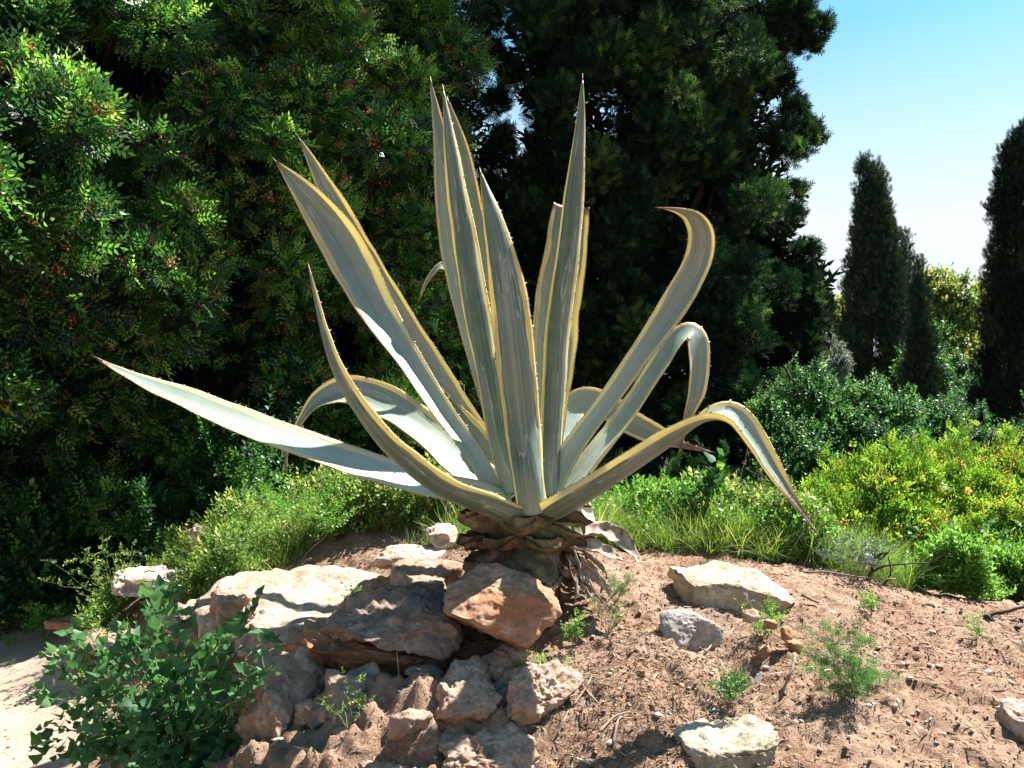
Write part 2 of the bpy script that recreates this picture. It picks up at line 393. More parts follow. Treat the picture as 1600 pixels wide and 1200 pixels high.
def ground_z(x, y, rough=True):
    x = np.atleast_1d(np.asarray(x, float)); y = np.atleast_1d(np.asarray(y, float))
    xc = np.clip(x, -6, 6); yc = np.clip(y, 0, 9)
    z = np.zeros(len(x))
    for s in range(0, len(x), 20000):
        q = np.stack([xc[s:s + 20000], yc[s:s + 20000]], 1)
        r2 = ((q[:, None] - ctl[None, :, :2]) ** 2).sum(-1)
        z[s:s + 20000] = _U(r2) @ _w[:_n] + _w[_n] + q @ _w[_n + 1:]
    far = np.clip((np.hypot(x - 0, y - 4.5) - 5) / 3, 0, 1)
    z = z * (1 - far)
    if rough:
        p = np.stack([x, y, np.zeros(len(x))], 1)
        # the bank is rough, the trodden path at the left is smooth
        k = np.clip((x + 1.55 + (3.0 - y) * -0.28) / 0.4, 0.12, 1) * np.clip(1.5 - far * 1.5, 0.3, 1)
        rk = np.clip((0.25 - x) / 0.4, 0, 1) * np.clip((3.4 - y) / 0.3, 0, 1)           # craggy shelf below the slabs
        z = z + k * (0.022 * fbm(p * 3.1, 3, 3) + 0.014 * fbm(p * 14, 3, 9) + 0.008 * fbm(p * 45, 2, 15))
        z = z + k * rk * (0.06 * np.abs(fbm(p * 7, 4, 21)) + 0.028 * fbm(p * 20, 3, 31))
        g = np.exp(-((x - 0.80) / 0.10) ** 2 - ((y - 3.18) / 0.22) ** 2)                  # small washed-out hollow
        z = z - 0.07 * g + 0.02 * g * fbm(p * 22, 3, 41)
    return z
def gz(x, y): return float(ground_z([x], [y])[0])

def grid_sheet(xs, ys, dz=0.0, mask=None):
    X, Y = np.meshgrid(xs, ys)
    Z = ground_z(X.ravel(), Y.ravel()) + dz
    V = np.stack([X.ravel(), Y.ravel(), Z], 1)
    nx, ny = len(xs), len(ys)
    i = np.arange(nx * ny).reshape(ny, nx)
    f = np.stack([i[:-1, :-1].ravel(), i[:-1, 1:].ravel(), i[1:, 1:].ravel(), i[1:, :-1].ravel()], 1)
    if mask is not None:
        c = V[f].mean(1); f = f[mask(c)]
        used = np.unique(f); mp = -np.ones(len(V), int); mp[used] = np.arange(len(used)); V = V[used]; f = mp[f]
    return V, f
xs = np.concatenate([[-300, -120, -50, -20, -10, -6], np.arange(-4, -2, 0.06), np.arange(-2, 2.3, 0.0125), np.arange(2.3, 4, 0.06), [6, 10, 20, 50, 120, 300]])
ys = np.concatenate([[-60, -20, -6, -1, 0, 0.6, 1.1, 1.6, 2.0], np.arange(2.2, 4.6, 0.0125), np.arange(4.6, 7, 0.06), [7.5, 8, 9, 11, 14, 20, 35, 70, 150, 400, 900]])
V, f = grid_sheet(xs, ys)
ground = link('ground', mesh_np('ground', V, f, smooth=True), M['soil'])
tag(ground, 'red brown stony soil of the bank round the agave', kind='structure')

def path_mask(c):
    e = -1.50 - (c[:, 1] - 3.0) * 0.42 + 0.10 * fbm(c * 3.0, 3, 77)
    return (c[:, 0] < e) & (c[:, 1] < 5.6 + 0.2 * fbm(c * 2.0, 2, 78))
V, f = grid_sheet(np.concatenate([np.arange(-7, -3, 0.25), np.arange(-3, -0.8, 0.02)]), np.concatenate([np.arange(0, 2.4, 0.2), np.arange(2.4, 6.0, 0.02)]), 0.004, path_mask)
path = link('path', mesh_np('path', V, f, smooth=True), M['path'])
tag(path, 'pale dusty footpath left of the rocks', kind='structure')

# ------------------------------------------------------------------ scatter machinery
def ico(sub):
    import bmesh
    bm = bmesh.new(); bmesh.ops.create_icosphere(bm, subdivisions=sub, radius=1.0)
    V = np.array([v.co[:] for v in bm.verts]); Fc = np.array([[v.index for v in f.verts] for f in bm.faces]); bm.free()
    return V, Fc
ICO = {k: ico(k) for k in (1, 2, 3, 4, 5, 6)}

def frames(dirs, roll=None):
    """rotation matrices whose Z column is dirs"""
    d = dirs / np.maximum(np.linalg.norm(dirs, axis=1, keepdims=True), 1e-9)
    ref = np.where(np.abs(d[:, 2:3]) < 0.95, np.array([[0, 0, 1.0]]), np.array([[1.0, 0, 0]]))
    x = np.cross(ref, d); x /= np.linalg.norm(x, axis=1, keepdims=True)
    y = np.cross(d, x)
    if roll is None: roll = rng.uniform(0, 2 * np.pi, len(d))
    c, s = np.cos(roll)[:, None], np.sin(roll)[:, None]
    x2 = x * c + y * s; y2 = -x * s + y * c
    return np.stack([x2, y2, d], 2)

def place(tmpl, pos, rot, scale, var):
    tv, tf = tmpl; n = len(pos); k = len(tv)
    scale = np.asarray(scale)
    sc = scale[:, None, None] if scale.ndim == 1 else scale[:, None, :]
    V = np.einsum('nij,nkj->nki', rot, tv[None] * sc) + pos[:, None]
    Fc = (tf[None] + (np.arange(n) * k)[:, None, None]).reshape(-1, tf.shape[1])
    return V.reshape(-1, 3), Fc, np.repeat(var, k)

def joined(lst):
    Vs, Fs, As, o = [], [], [], 0
    for V, Fc, A in lst:
        Vs.append(V); Fs.append(Fc + o); As.append(A); o += len(V)
    return np.concatenate(Vs), Fs, np.concatenate(As)

def foliage(name, lst, mat, parent=None, kind='stuff', label=None):
    V, Fs, A = joined(lst)
    o = link(name, mesh_np(name, V, Fs, {'var': A}), mat, parent)
    if kind: o['kind'] = kind
    if label: o['label'] = label
    return o

# leaf templates: grow along +Z, faces are quads
def leaflet(base, d, nrm, L, W, fold=0.25):
    d = np.array(d, float); d /= np.linalg.norm(d); nrm = np.array(nrm, float); s = np.cross(d, nrm); s /= np.linalg.norm(s)
    nn = np.cross(s, d); b = np.array(base, float)
    return [b, b + d * L * 0.5 + s * W * 0.5 + nn * W * fold, b + d * L, b + d * L * 0.5 - s * W * 0.5 + nn * W * fold]
def tmpl_from(quads):
    V = np.array([p for q in quads for p in q]); return V, np.arange(len(V)).reshape(-1, 4)
def pinnate(pairs=4, L=0.12, leaf=0.04, w=0.016):
    q = []
    for k in range(pairs):
        z = L * (0.25 + 0.7 * k / pairs)
        for s in (-1, 1):
            q.append(leaflet((0, 0.012 * k * k / pairs, z), (s * 0.85, 0.15, 0.6), (0, -1, 0.2), leaf, w))
    q.append(leaflet((0, 0.012 * pairs, L * 0.93), (0, 0.1, 1), (0, -1, 0), leaf, w))
    return tmpl_from(q)
def spray(n=9, L=0.16, w=0.02, seed=1):
    r = np.random.default_rng(seed); q = []
    q.append(leaflet((0, 0, 0), (0, 0, 1), (0, 1, 0), L, w))
    for k in range(n - 1):
        z = L * (0.1 + 0.75 * k / n); a = k * 2.4
        q.append(leaflet((0, 0, z), (math.cos(a) * 0.75, math.sin(a) * 0.75, 0.8), (math.sin(a), -math.cos(a), 0.3), L * r.uniform(0.3, 0.5), w * 0.9))
    return tmpl_from(q)
def twig_leaves(n=8, L=0.14, leaf=0.045, w=0.026, up=0.5):
    q = []
    for k in range(n):
        z = L * (0.15 + 0.85 * k / n); a = k * 2.4
        q.append(leaflet((0, 0, z), (math.cos(a), math.sin(a), up), (-math.cos(a) * 0.5, -math.sin(a) * 0.5, 1), leaf, w))
    q.append(leaflet((0, 0, L), (0.1, 0, 1), (0, 1, 0), leaf, w))
    return tmpl_from(q)
def grass_tuft(n=7, L=0.22, w=0.005, seed=2, lean=0.5):
    r = np.random.default_rng(seed); V, Fc = [], []
    for k in range(n):
        a = r.uniform(0, 6.28); l = L * r.uniform(0.5, 1); ln = r.uniform(0.1, lean)
        d = np.array([math.cos(a), math.sin(a), 0]); s = np.array([-d[1], d[0], 0])
        b0 = d * r.uniform(0, 0.02); o = len(V)
        for j in range(4):
            t = j / 3; c = b0 + d * l * ln * t * t * 1.3 + np.array([0, 0, l * t * (1 - 0.35 * ln * t)]); ww = w * (1 - t * 0.93)
            V += [c - s * ww, c + s * ww]
        for j in range(3): Fc.append([o + 2 * j, o + 2 * j + 1, o + 2 * j + 3, o + 2 * j + 2])
    return np.array(V), np.array(Fc)
def cluster(n=14, rad=0.03, s=0.006, seed=3):
    r = np.random.default_rng(seed); q = []
    for k in range(n):
        p = r.normal(0, 1, 3); p *= rad * r.uniform(0.3, 1) / np.linalg.norm(p); p[2] = abs(p[2]) * 1.5
        q.append(leaflet(p, r.normal(0, 1, 3), r.normal(0, 1, 3), s * 2, s * 2, 0.5))
    return tmpl_from(q)

T = {'pinnate': pinnate(), 'spray': spray(17, 0.15, 0.011), 'spray2': spray(7, 0.2, 0.03, 5), 'twig': twig_leaves(), 'grass': grass_tuft(), 'cluster': cluster(),
     'broad': twig_leaves(6, 0.16, 0.07, 0.045, 0.35), 'fine': spray(16, 0.12, 0.006, 9), 'herb': twig_leaves(7, 0.10, 0.035, 0.018, 0.7)}

def crown(clumps, n, tmpl, smin, smax, up=0.4, shell=0.55, vmean=0.5, vspread=0.22, jitter=0.5):
    """clumps: array (m,6) centre + radii. sprigs on and inside each ellipsoid, pointing outwards and up"""
    cl = np.asarray(clumps, float); m = len(cl)
    vol = (cl[:, 3] * cl[:, 4] * cl[:, 5]) ** (2 / 3)
    cnt = rng.multinomial(n, vol / vol.sum())
    idx = np.repeat(np.arange(m), cnt); N = len(idx)
    d = rng.normal(0, 1, (N, 3)); d /= np.linalg.norm(d, axis=1, keepdims=True)
    r = rng.uniform(shell, 1.0, N)[:, None]
    pos = cl[idx, :3] + d * r * cl[idx, 3:]
    dr = d + np.array([0, 0, up]) + rng.normal(0, jitter, (N, 3))
    cv = rng.normal(vmean, 0.15, m)[idx]
    var = np.clip(cv + rng.normal(0, vspread, N), 0, 1)
    return place(tmpl, pos, frames(dr), rng.uniform(smin, smax, N), var)

def tube(pts, rad, seg=6):
    pts = np.asarray(pts, float); n = len(pts); rad = np.broadcast_to(np.asarray(rad, float), (n,))
    tg = np.gradient(pts, axis=0); tg /= np.maximum(np.linalg.norm(tg, axis=1, keepdims=True), 1e-9)
    fr = frames(tg, np.zeros(n)); a = np.arange(seg) * 2 * np.pi / seg
    ring = np.stack([np.cos(a), np.sin(a), np.zeros(seg)], 1)
    V = np.einsum('nij,kj->nki', fr, ring) * rad[:, None, None] + pts[:, None]
    i = np.arange(n * seg).reshape(n, seg); j = np.roll(i, -1, 1)
    Fc = np.stack([i[:-1].ravel(), j[:-1].ravel(), j[1:].ravel(), i[1:].ravel()], 1)
    V = V.reshape(-1, 3)
    V = np.vstack([V, pts[0], pts[-1]]); a0, a1 = len(V) - 2, len(V) - 1
    caps = np.array([[j[0, k], i[0, k], a0] for k in range(seg)] + [[i[-1, k], j[-1, k], a1] for k in range(seg)])
    return V, Fc, caps

def tubes_obj(name, tubes, mat, parent=None, smooth=True):
    Vs, Q, C, o = [], [], [], 0
    for V, Fc, cp_ in tubes:
        Vs.append(V); Q.append(Fc + o); C.append(cp_ + o); o += len(V)
    return link(name, mesh_np(name, np.concatenate(Vs), [np.concatenate(Q), np.concatenate(C)], smooth=smooth), mat, parent)

def wiggle(a, b, n=7, amp=0.1, seed=0, sag=0.0):
    a, b = np.array(a, float), np.array(b, float); t = np.linspace(0, 1, n)[:, None]
    p = a + (b - a) * t
    r = np.random.default_rng(seed); w = r.normal(0, amp, (n, 3)) * np.sin(np.pi * t)
    p = p + w; p[:, 2] += sag * np.sin(np.pi * t[:, 0]); return p

# ------------------------------------------------------------------ rocks
def rock(label, u, v, Y, w, h, d, seed, mat, rz=0.0, cuts=(), ncut=9, rough=0.05, sub=5, sq=0.8, name='rock', group=None, tilt=(0, 0), cat='rock', lump=0.22):
    """rock whose silhouette centre is seen at u,v; w,h in photograph pixels, d in metres"""
    c = P(u, v, Y); sx, sz, sy = w * Y / F / 2, h * Y / F / 2, d / 2
    V, Fc = ICO[sub]
    p = np.sign(V) * np.abs(V) ** sq
    r = np.random.default_rng(seed)
    pl = [(np.array(q[:3], float) / np.linalg.norm(q[:3]), q[3]) for q in cuts]
    for _ in range(ncut):
        nn = r.normal(0, 1, 3); nn /= np.linalg.norm(nn); pl.append((nn, r.uniform(0.68, 0.92)))
    p = p * (1 + lump * fbm(V * 1.3, 2, seed))[:, None]
    for nn, hh in pl:
        e = p @ nn - hh
        p = p - np.where(e > 0, e * 0.93, 0)[:, None] * nn
    p = p / np.abs(p).max(0)
    p = p * np.array([sx, sy, sz])
    size = (sx * sy * sz) ** (1 / 3)
    nrm = V / np.linalg.norm(V * 1.0, axis=1, keepdims=True)
    fq = 1 / max(size, 0.03)
    ridg = 1 - np.abs(fbm(p * fq * 1.3 + seed, 3, seed + 1))
    p = p + nrm * (size * rough * (fbm(p * fq * 1.0 + seed, 2, seed) * 1.5 + ridg * 1.2 - 1.0 + 0.6 * fbm(p * fq * 5, 3, seed + 2) + 0.34 * fbm(p * fq * 14, 2, seed + 3)))[:, None]
    me = mesh_np(name, p, Fc, smooth=True)
    o = link(name, me, mat)
    o.location = tuple(c); o.rotation_euler = (R(tilt[0]), R(tilt[1]), R(rz))
    return tag(o, label, cat, group)

flat = (0, 0, 1, 0.55)
rock('broad pale limestone slab with sunlit flat top, left of the agave', 498, 962, 3.92, 400, 122, 1.35, 11, M['rock_slab'], 3, [(0, 0, 1, .5), (0, -1, -.5, .7), (0, 0, -1, .7)], 7, 0.06, 6, 0.7, tilt=(1.5, 3))
rock('orange brown underside ledge of rock below the pale slab', 600, 1025, 3.40, 300, 86, 0.5, 12, M['rock_rust'], -4, [(0, -1, -.6, .6)], 7, 0.09, 6, 0.7, tilt=(0, 7))
rock('grey crusted slab resting in front of the broad pale slab', 612, 967, 3.25, 222, 92, 0.5, 13, M['rock_crust'], -6, [(0, -.5, 1, .45), (0, -1, -1.2, .6), (-1, 0, .3, .8)], 9, 0.10, 6, 0.75, tilt=(10, 4))
rock('smooth rust coloured boulder directly below the agave stem', 790, 948, 3.15, 190, 118, 0.40, 14, M['rock_rust'], 8, [(-.6, -.6, .9, .62), (.1, -1, .25, .62), (.8, -.3, -.6, .75), (-.5, -.5, -1, .62)], 8, 0.06, 6, 0.8, tilt=(0, 6))
rock('dark shaded slab between the pale slab and the agave stem', 668, 902, 3.75, 130, 60, 0.5, 15, M['rock_crust'], 0, [flat], 7, 0.08, 5, tilt=(4, -4))
rock('knobbly brown rock at the left end of the pale slab', 362, 945, 3.6, 80, 70, 0.3, 16, M['rock_pink'], 20, [flat], 7, 0.14, 5)
rock('small lumpy rock at the corner of the bank beside the leafy bush', 300, 975, 3.8, 90, 80, 0.35, 17, M['rock_pink'], 0, [flat], 7, 0.12, 5)
rock('tall shaded rock face at the foot of the bank beside the bush', 440, 1135, 3.1, 160, 230, 0.45, 18, M['rock_pink'], -12, [(-.3, -1, 0, .6)], 9, 0.10, 6)
rock('lichen spotted lumpy rock in the bottom middle of the bank', 555, 1120, 2.98, 150, 125, 0.4, 19, M['rock_pink'], 15, [(0, -.6, 1, .6)], 9, 0.15, 6)
rock('pitted pink rock in full sun, beside the dry grey twigs', 838, 1085, 2.88, 120, 112, 0.30, 20, M['rock_pink'], -14, [(.3, -.8, .9, .5), (-1, -.2, 0, .75)], 8, 0.11, 6)
rock('crumbling rock left of the pitted sunlit pink rock', 725, 1090, 2.92, 120, 100, 0.32, 21, M['rock_pink'], 10, [(0, -.6, 1, .6)], 9, 0.11, 6)
rock('rugged bottom rock crossed by the leaf shadow', 755, 1175, 2.72, 175, 90, 0.35, 22, M['rock_pink'], 0, [(0, -.4, 1, .5)], 9, 0.11, 6)
rock('low rough rock at the bottom edge, left of the leaf shadow', 610, 1190, 2.74, 140, 80, 0.3, 23, M['rock_pink'], 0, [(0, -.3, 1, .5)], 9, 0.11, 5)
rock('long white topped limestone block with yellow lichen, right of the agave', 1140, 925, 3.75, 196, 74, 0.42, 24, M['rock_lichen'], -7, [(0, .0, 1, .5), (0, -1, .1, .6), (-1, -.3, 0, .8), (1, 0, .9, .72)], 7, 0.06, 6, 0.7, tilt=(5, 3))
rock('two faced grey stone standing below the long white block', 1082, 988, 3.35, 108, 80, 0.20, 25, M['rock_grey'], 0, [(-.45, -.75, .60, .40), (.75, -.8, .05, .34), (0, 0, 1, .8), (.7, .2, 1, .7)], 0, 0.04, 6, 0.8, tilt=(0, 4))
rock('buff rock with mossy patches half buried at the bottom right', 1150, 1168, 2.68, 170, 96, 0.36, 26, M['rock_lichen'], 10, [(0, -.2, 1, .45), (0, -1, .2, .65)], 7, 0.08, 6, tilt=(0, -5))
rock('pale rounded rock cut off by the right edge of the photo', 1612, 1135, 2.8, 90, 88, 0.26, 27, M['rock_pale'], 0, [(-1, -.5, 0, .7)], 7, 0.08, 5)
rock('low buff stone in the sun behind the leafy bush', 235, 905, 4.9, 110, 40, 0.4, 28, M['rock_pale'], 0, [flat], 7, 0.10, 5)
rock('reddish rock among the weeds behind the pale slab', 322, 848, 5.2, 60, 66, 0.3, 29, M['rock_pink'], 0, [], 7, 0.12, 4)
rock('dusty rocks edge stone beside the path', 175, 995, 4.6, 80, 36, 0.35, 30, M['rock_pink'], 0, [flat], 6, 0.12, 4)
rock('low rust coloured stone in the shade under the tree at far left', 115, 972, 5.35, 90, 26, 0.25, 31, M['rock_rust'], 0, [flat], 6, 0.10, 4)
rock('white sunlit stone behind the stem among the weeds', 690, 835, 4.3, 60, 34, 0.3, 32, M['rock_pale'], 0, [flat], 7, 0.08, 4)
rock('flat pale stone behind the shaded slab near the stem', 640, 868, 4.15, 120, 30, 0.4, 33, M['rock_pale'], 0, [flat], 7, 0.08, 5)
# rubble that fills the foot of the bank between the bigger rocks
rr = np.random.default_rng(77)
rub_lab = 'lumpy pinkish rubble stone wedged in the foot of the bank below the slabs'
for k in range(13):
    u = rr.uniform(455, 880); v = rr.uniform(1045, 1200); Y = float(np.interp(v, [1045, 1110, 1200], [3.22, 3.0, 2.68])) + rr.normal(0, .03)
    w = rr.uniform(26, 62); x = (u - 800) / F * Y; z = gz(x, Y)
    o = rock(rub_lab, u, v, Y, w, w * rr.uniform(.6, .85), w / 430, 300 + k, M[('rock_pink', 'rock_slab', 'rock_pink', 'rock_crust')[k % 4]], rr.uniform(0, 360), [], 6, 0.13, 4, name='rubble_stone', group='rubble at the foot of the bank', cat='stone')
    o.location = (x, Y, z + w * .06 * Y / F)
# little clods round the washed-out hollow, loose stones over the bank
for k, (u, v, w, h, mt) in enumerate([(1175, 962, 30, 18, 'rock_pink'), (1205, 975, 22, 18, 'rock_rust'), (1228, 990, 30, 24, 'rock_rust'), (1196, 1020, 26, 26, 'rock_rust'),
                                     (1240, 1010, 26, 20, 'rock_rust'), (1218, 1048, 34, 24, 'rock_rust'), (1180, 1062, 24, 18, 'rock_rust'), (1262, 1034, 22, 16, 'rock_rust')]):
    x = (u - 800) / F * 3.25; z = gz(x, 3.25)
    Y = 3.25
    rock('reddish clod of earth at the washed-out hollow right of the grey stone', u, v, Y, w, h, w / 430, 50 + k, M[mt], 0, [], 5, 0.14, 3, group='clods at the washed-out hollow', name='earth_clod', cat='clod')
k = 0
base_stones = [ICO[2][0] * (1 + 0.25 * fbm(ICO[2][0] * 1.7, 2, s))[:, None] for s in (3, 5, 8, 12)]
stone_me = []
for j, bs in enumerate(base_stones):
    me = mesh_np('stone', bs * np.array([1, 0.8, 0.55]), ICO[2][1]); me.materials.append(M[('pebble_pale', 'pebble_red', 'pebble_red', 'pebble_pale')[j]]); stone_me.append(me)
for i in range(90):
    u = rng.uniform(870, 1600); v = rng.uniform(960, 1195)
    Y = np.interp(v, [900, 960, 1040, 1110, 1200], [4.1, 3.65, 3.15, 2.9, 2.6]) + rng.normal(0, .03)
    x = (u - 800) / F * Y
    if 1000 < u < 1240 and v < 1030: continue
    o = bpy.data.objects.new('stone', stone_me[i % 4]); s = rng.uniform(0.006, 0.013) * (1.6 if rng.random() < 0.12 else 1)
    o.scale = (s, s, s); o.location = (x, Y, gz(x, Y) + s * 0.25); o.rotation_euler = (rng.uniform(-.4, .4), rng.uniform(-.4, .4), rng.uniform(0, 6.28))
    COL.objects.link(o); tag(o, 'small loose stone lying on the bare red soil of the bank', 'stone', 'loose stones on the bare soil')

# ------------------------------------------------------------------ agave
def catmull(rows, n):
    rows = np.asarray(rows, float); m = len(rows)
    seg = np.linalg.norm(np.diff(rows[:, :3], axis=0), axis=1); kn = np.concatenate([[0], np.cumsum(np.sqrt(seg + 1e-9))])
    q = np.linspace(0, kn[-1], n); out = np.zeros((n, rows.shape[1]))
    tg = np.zeros_like(rows)
    for i in range(m):
        a, b = max(i - 1, 0), min(i + 1, m - 1); tg[i] = (rows[b] - rows[a]) / (kn[b] - kn[a])
    for j, x in enumerate(q):
        i = min(np.searchsorted(kn, x, 'right') - 1, m - 2); h = kn[i + 1] - kn[i]; t = (x - kn[i]) / h
        out[j] = ((2 * t**3 - 3 * t**2 + 1) * rows[i] + (t**3 - 2 * t**2 + t) * h * tg[i] + (-2 * t**3 + 3 * t**2) * rows[i + 1] + (t**3 - t**2) * h * tg[i + 1])
    return out

def leaf_mesh(rows, phi=0.8, n=72, m=19, dry0=0.975, seed=0, thick=0.022, cut=False, world_rows=False, ripple=0.004, phi_end=None, prof=None):
    """rows: u, v, Y, width in photo pixels, adaxial normal xyz"""
    rr = []
    for r in rows:
        c = np.array(r[:3], float) if world_rows else P(*r[:3])
        w = r[3] if world_rows else r[3] * r[2] / F
        rr.append([*c, w, *r[4:7]])
    q = catmull(rr, n)
    pts = q[:, :3]; wd = np.maximum(q[:, 3], 0.001)
    tg = np.gradient(pts, axis=0); tg /= np.linalg.norm(tg, axis=1, keepdims=True)
    nn = q[:, 4:7]; nn = nn - (nn * tg).sum(1, keepdims=True) * tg; nn /= np.maximum(np.linalg.norm(nn, axis=1, keepdims=True), 1e-6)
    sd = np.cross(tg, nn)
    ln = np.concatenate([[0], np.cumsum(np.linalg.norm(np.diff(pts, axis=0), axis=1))]); t = ln / ln[-1]
    s = np.linspace(-1, 1, m)
    ph = np.full(n, phi) if phi_end is None else phi + (phi_end - phi) * t
    ang = s[None] * ph[:, None]
    if prof is not None: ang = np.repeat(np.interp(s, prof[0], prof[1])[None], n, 0)
    mid = (ang[:, 1:] + ang[:, :-1]) / 2; ds = (2.0 / (m - 1)) * wd[:, None] / 2
    z0 = np.zeros((n, 1))
    lat = np.concatenate([z0, np.cumsum(np.cos(mid) * ds, 1)], 1); dep = np.concatenate([z0, np.cumsum(np.sin(mid) * ds, 1)], 1)
    c = m // 2; lat = lat - lat[:, c:c + 1]; dep = dep - dep[:, c:c + 1]
    if prof is None: dep = dep - dep[:, -1:] * 0.45
    e = np.stack([t * 9 + seed * 3.1, np.zeros(n), np.zeros(n)], 1)
    wl = 1 + 0.05 * fbm(e, 2, seed); wr = 1 + 0.05 * fbm(e, 2, seed + 9)
    lat = lat * np.where(s[None] < 0, wl[:, None], wr[:, None])
    rip = fbm(np.stack([t * 14, np.full(n, seed), np.zeros(n)], 1), 2, seed + 4)[:, None] * (s[None] < 0) + fbm(np.stack([t * 14, np.full(n, seed + 5), np.zeros(n)], 1), 2, seed + 6)[:, None] * (s[None] > 0)
    dep = dep + rip * np.abs(s[None]) ** 3 * ripple
    inn = nn[:, None] * np.cos(ang)[..., None] - sd[:, None] * np.sin(ang)[..., None]
    up = pts[:, None] + sd[:, None] * lat[..., None] + nn[:, None] * dep[..., None]
    tb = thick * (0.30 + 0.70 * (1 - t) ** 1.6) * np.clip(wd / 0.05, 0.15, 1)
    th = tb[:, None] * (1 - np.abs(s[None]) ** 2.2) + 0.0022
    lo = up - inn * th[..., None]
    V = np.concatenate([up.reshape(-1, 3), lo.reshape(-1, 3)])
    i = np.arange(n * m).reshape(n, m); k = i + n * m
    F1 = np.stack([i[:-1, :-1], i[:-1, 1:], i[1:, 1:], i[1:, :-1]], -1).reshape(-1, 4)
    F2 = np.stack([k[:-1, :-1], k[1:, :-1], k[1:, 1:], k[:-1, 1:]], -1).reshape(-1, 4)
    E = []
    for a in (0, m - 1):
        x = np.stack([i[:-1, a], i[1:, a], k[1:, a], k[:-1, a]], -1); E.append(x if a == 0 else x[:, ::-1])
    for a in (0, n - 1):
        x = np.stack([i[a, :-1], i[a, 1:], k[a, 1:], k[a, :-1]], -1); E.append(x if a else x[:, ::-1])
    uv = np.stack(np.broadcast_arrays((s[None] + 1) / 2, t[:, None]), -1).reshape(-1, 2)
    uv = np.concatenate([uv, uv])
    dry = np.clip((t - dry0) / max(1 - dry0, 1e-3) * 1.6 + 0.02, 0, 1) if dry0 < 1 else np.zeros(n)
    dry = np.where(t > dry0, np.maximum(dry, 0.15), 0)
    dry = np.tile(np.repeat(dry, m), 2)
    dry = np.stack([dry, np.repeat([1.0, 0.0], n * m)])
    return V, [F1, F2] + E, uv, dry, dict(up=up, tg=tg, nn=nn, sd=sd, t=t, ln=ln, pts=pts, ang=ang, wd=wd)

BASE = P(822, 800, 3.5)
agave = empty('agave', (BASE[0], BASE[1], gz(BASE[0], BASE[1])), 'large variegated agave with grey green yellow edged leaves rising from the rocks', 'agave')
tooth_t = (np.array([[0.5, 0, 0], [-0.5, 0, 0], [0, .35, 0], [0.25, 0, 1.0]]) - [0, .1, 0], np.array([[0, 2, 3], [2, 1, 3], [1, 0, 3]]))
def agave_leaf(rows, phi=0.8, dry0=0.985, seed=0, teeth=True, spine=True, label=None, t0=0.06, t1=0.95, **kw):
    V, Fs, uv, dry, g = leaf_mesh(rows, phi, dry0=dry0, seed=seed, **kw)
    o = link('leaf', mesh_np('leaf', V, Fs, {'dry': dry[0], 'upper': dry[1]}, smooth=True, uv=uv), M['agave'], agave)
    if label: o['label'] = label
    if teeth:
        ps, dr = [], []
        for side, col in ((-1, 0), (1, -1)):
            d = rng.uniform(0.02, 0.05) + g['ln'][-1] * t0
            while d < g['ln'][-1] * t1:
                a = np.argmin(np.abs(g['ln'] - d)); an = g['ang'][a, col]
                p = g['up'][a, col]
                out = g['sd'][a] * math.cos(an) * side + g['nn'][a] * math.sin(abs(an)) 
                ps.append(p - out * 0.0015); dr.append(out + g['tg'][a] * rng.uniform(-.5, .5)); d += rng.uniform(0.022, 0.05)
        ps, dr = np.array(ps), np.array(dr)
        V2, F2, A2 = place(tooth_t, ps, frames(dr), rng.uniform(0.0055, 0.0105, len(ps)), np.zeros(len(ps)))
        te = link('marginal_teeth', mesh_np('marginal_teeth', V2, F2), M['tooth'], o); te['kind'] = 'stuff'
    if spine:
        p = g['pts'][-1]; tdir = g['tg'][-1]
        te = tubes_obj('terminal_spine', [tube([p - tdir * 0.02, p, p + tdir * 0.03], [0.0035, 0.0028, 0.0003], 6)], M['tooth'], o)
    return o

def VF(a, k=0.14): return ([-1, -.6, -k, 0, k, .6, 1], [-a * .8, -a, -a * .9, 0, a * .9, a, a * .8])      # a crease along the middle
# front leaf, tall bundle, and so on: the spine of each leaf with its width and the way its upper side faces
agave_leaf([(832, 802, 3.27, 50.7, .1, 1, .2), (824, 745, 3.25, 52.4, .1, 1, .2), (815, 660, 3.30, 61.2, .12, 1, .1), (804, 560, 3.28, 69.9, .15, 1, .1), (790, 450, 3.30, 62.9, .2, 1, .1),
            (771, 350, 3.34, 36.7, .2, 1, 0), (752, 272, 3.38, 3.5, .2, 1, 0)], 0.75, seed=1, prof=VF(.5, .3), label='short upright leaf at the front of the rosette with a bright yellow left edge')
agave_leaf([(800, 770, 3.48, 37.9, .2, 1, .1), (781, 700, 3.46, 39.2, .2, 1, .1), (760, 580, 3.46, 43.6, .2, 1, .05), (738, 460, 3.48, 48, .2, 1, .05), (722, 360, 3.50, 43.6, .2, 1, 0),
            (706, 250, 3.52, 27.6, .15, 1, 0), (693, 142, 3.55, 2.1, .1, 1, 0)], 0.8, seed=2, prof=VF(.55, .2))
agave_leaf([(800, 750, 3.60, 38.2, .5, -.85, .1), (775, 660, 3.62, 41.3, .5, -.85, .1), (744, 540, 3.64, 48.8, .5, -.85, .1), (718, 430, 3.66, 56.7, .5, -.85, .1), (699, 320, 3.66, 50.2, .5, -.85, 0),
            (688, 220, 3.66, 27.5, .4, -.9, 0), (674, 130, 3.66, 2.4, .4, -.9, 0)], 0.7, seed=3)
agave_leaf([(812, 740, 3.64, 50, -.5, -.85, .1), (785, 620, 3.68, 58, -.5, -.85, .1), (762, 480, 3.70, 56, -.5, -.85, .1), (744, 350, 3.70, 42, -.5, -.85, 0), (724, 240, 3.70, 26, -.4, -.9, 0), (701, 160, 3.70, 3, -.4, -.9, 0)], 0.7, seed=4)
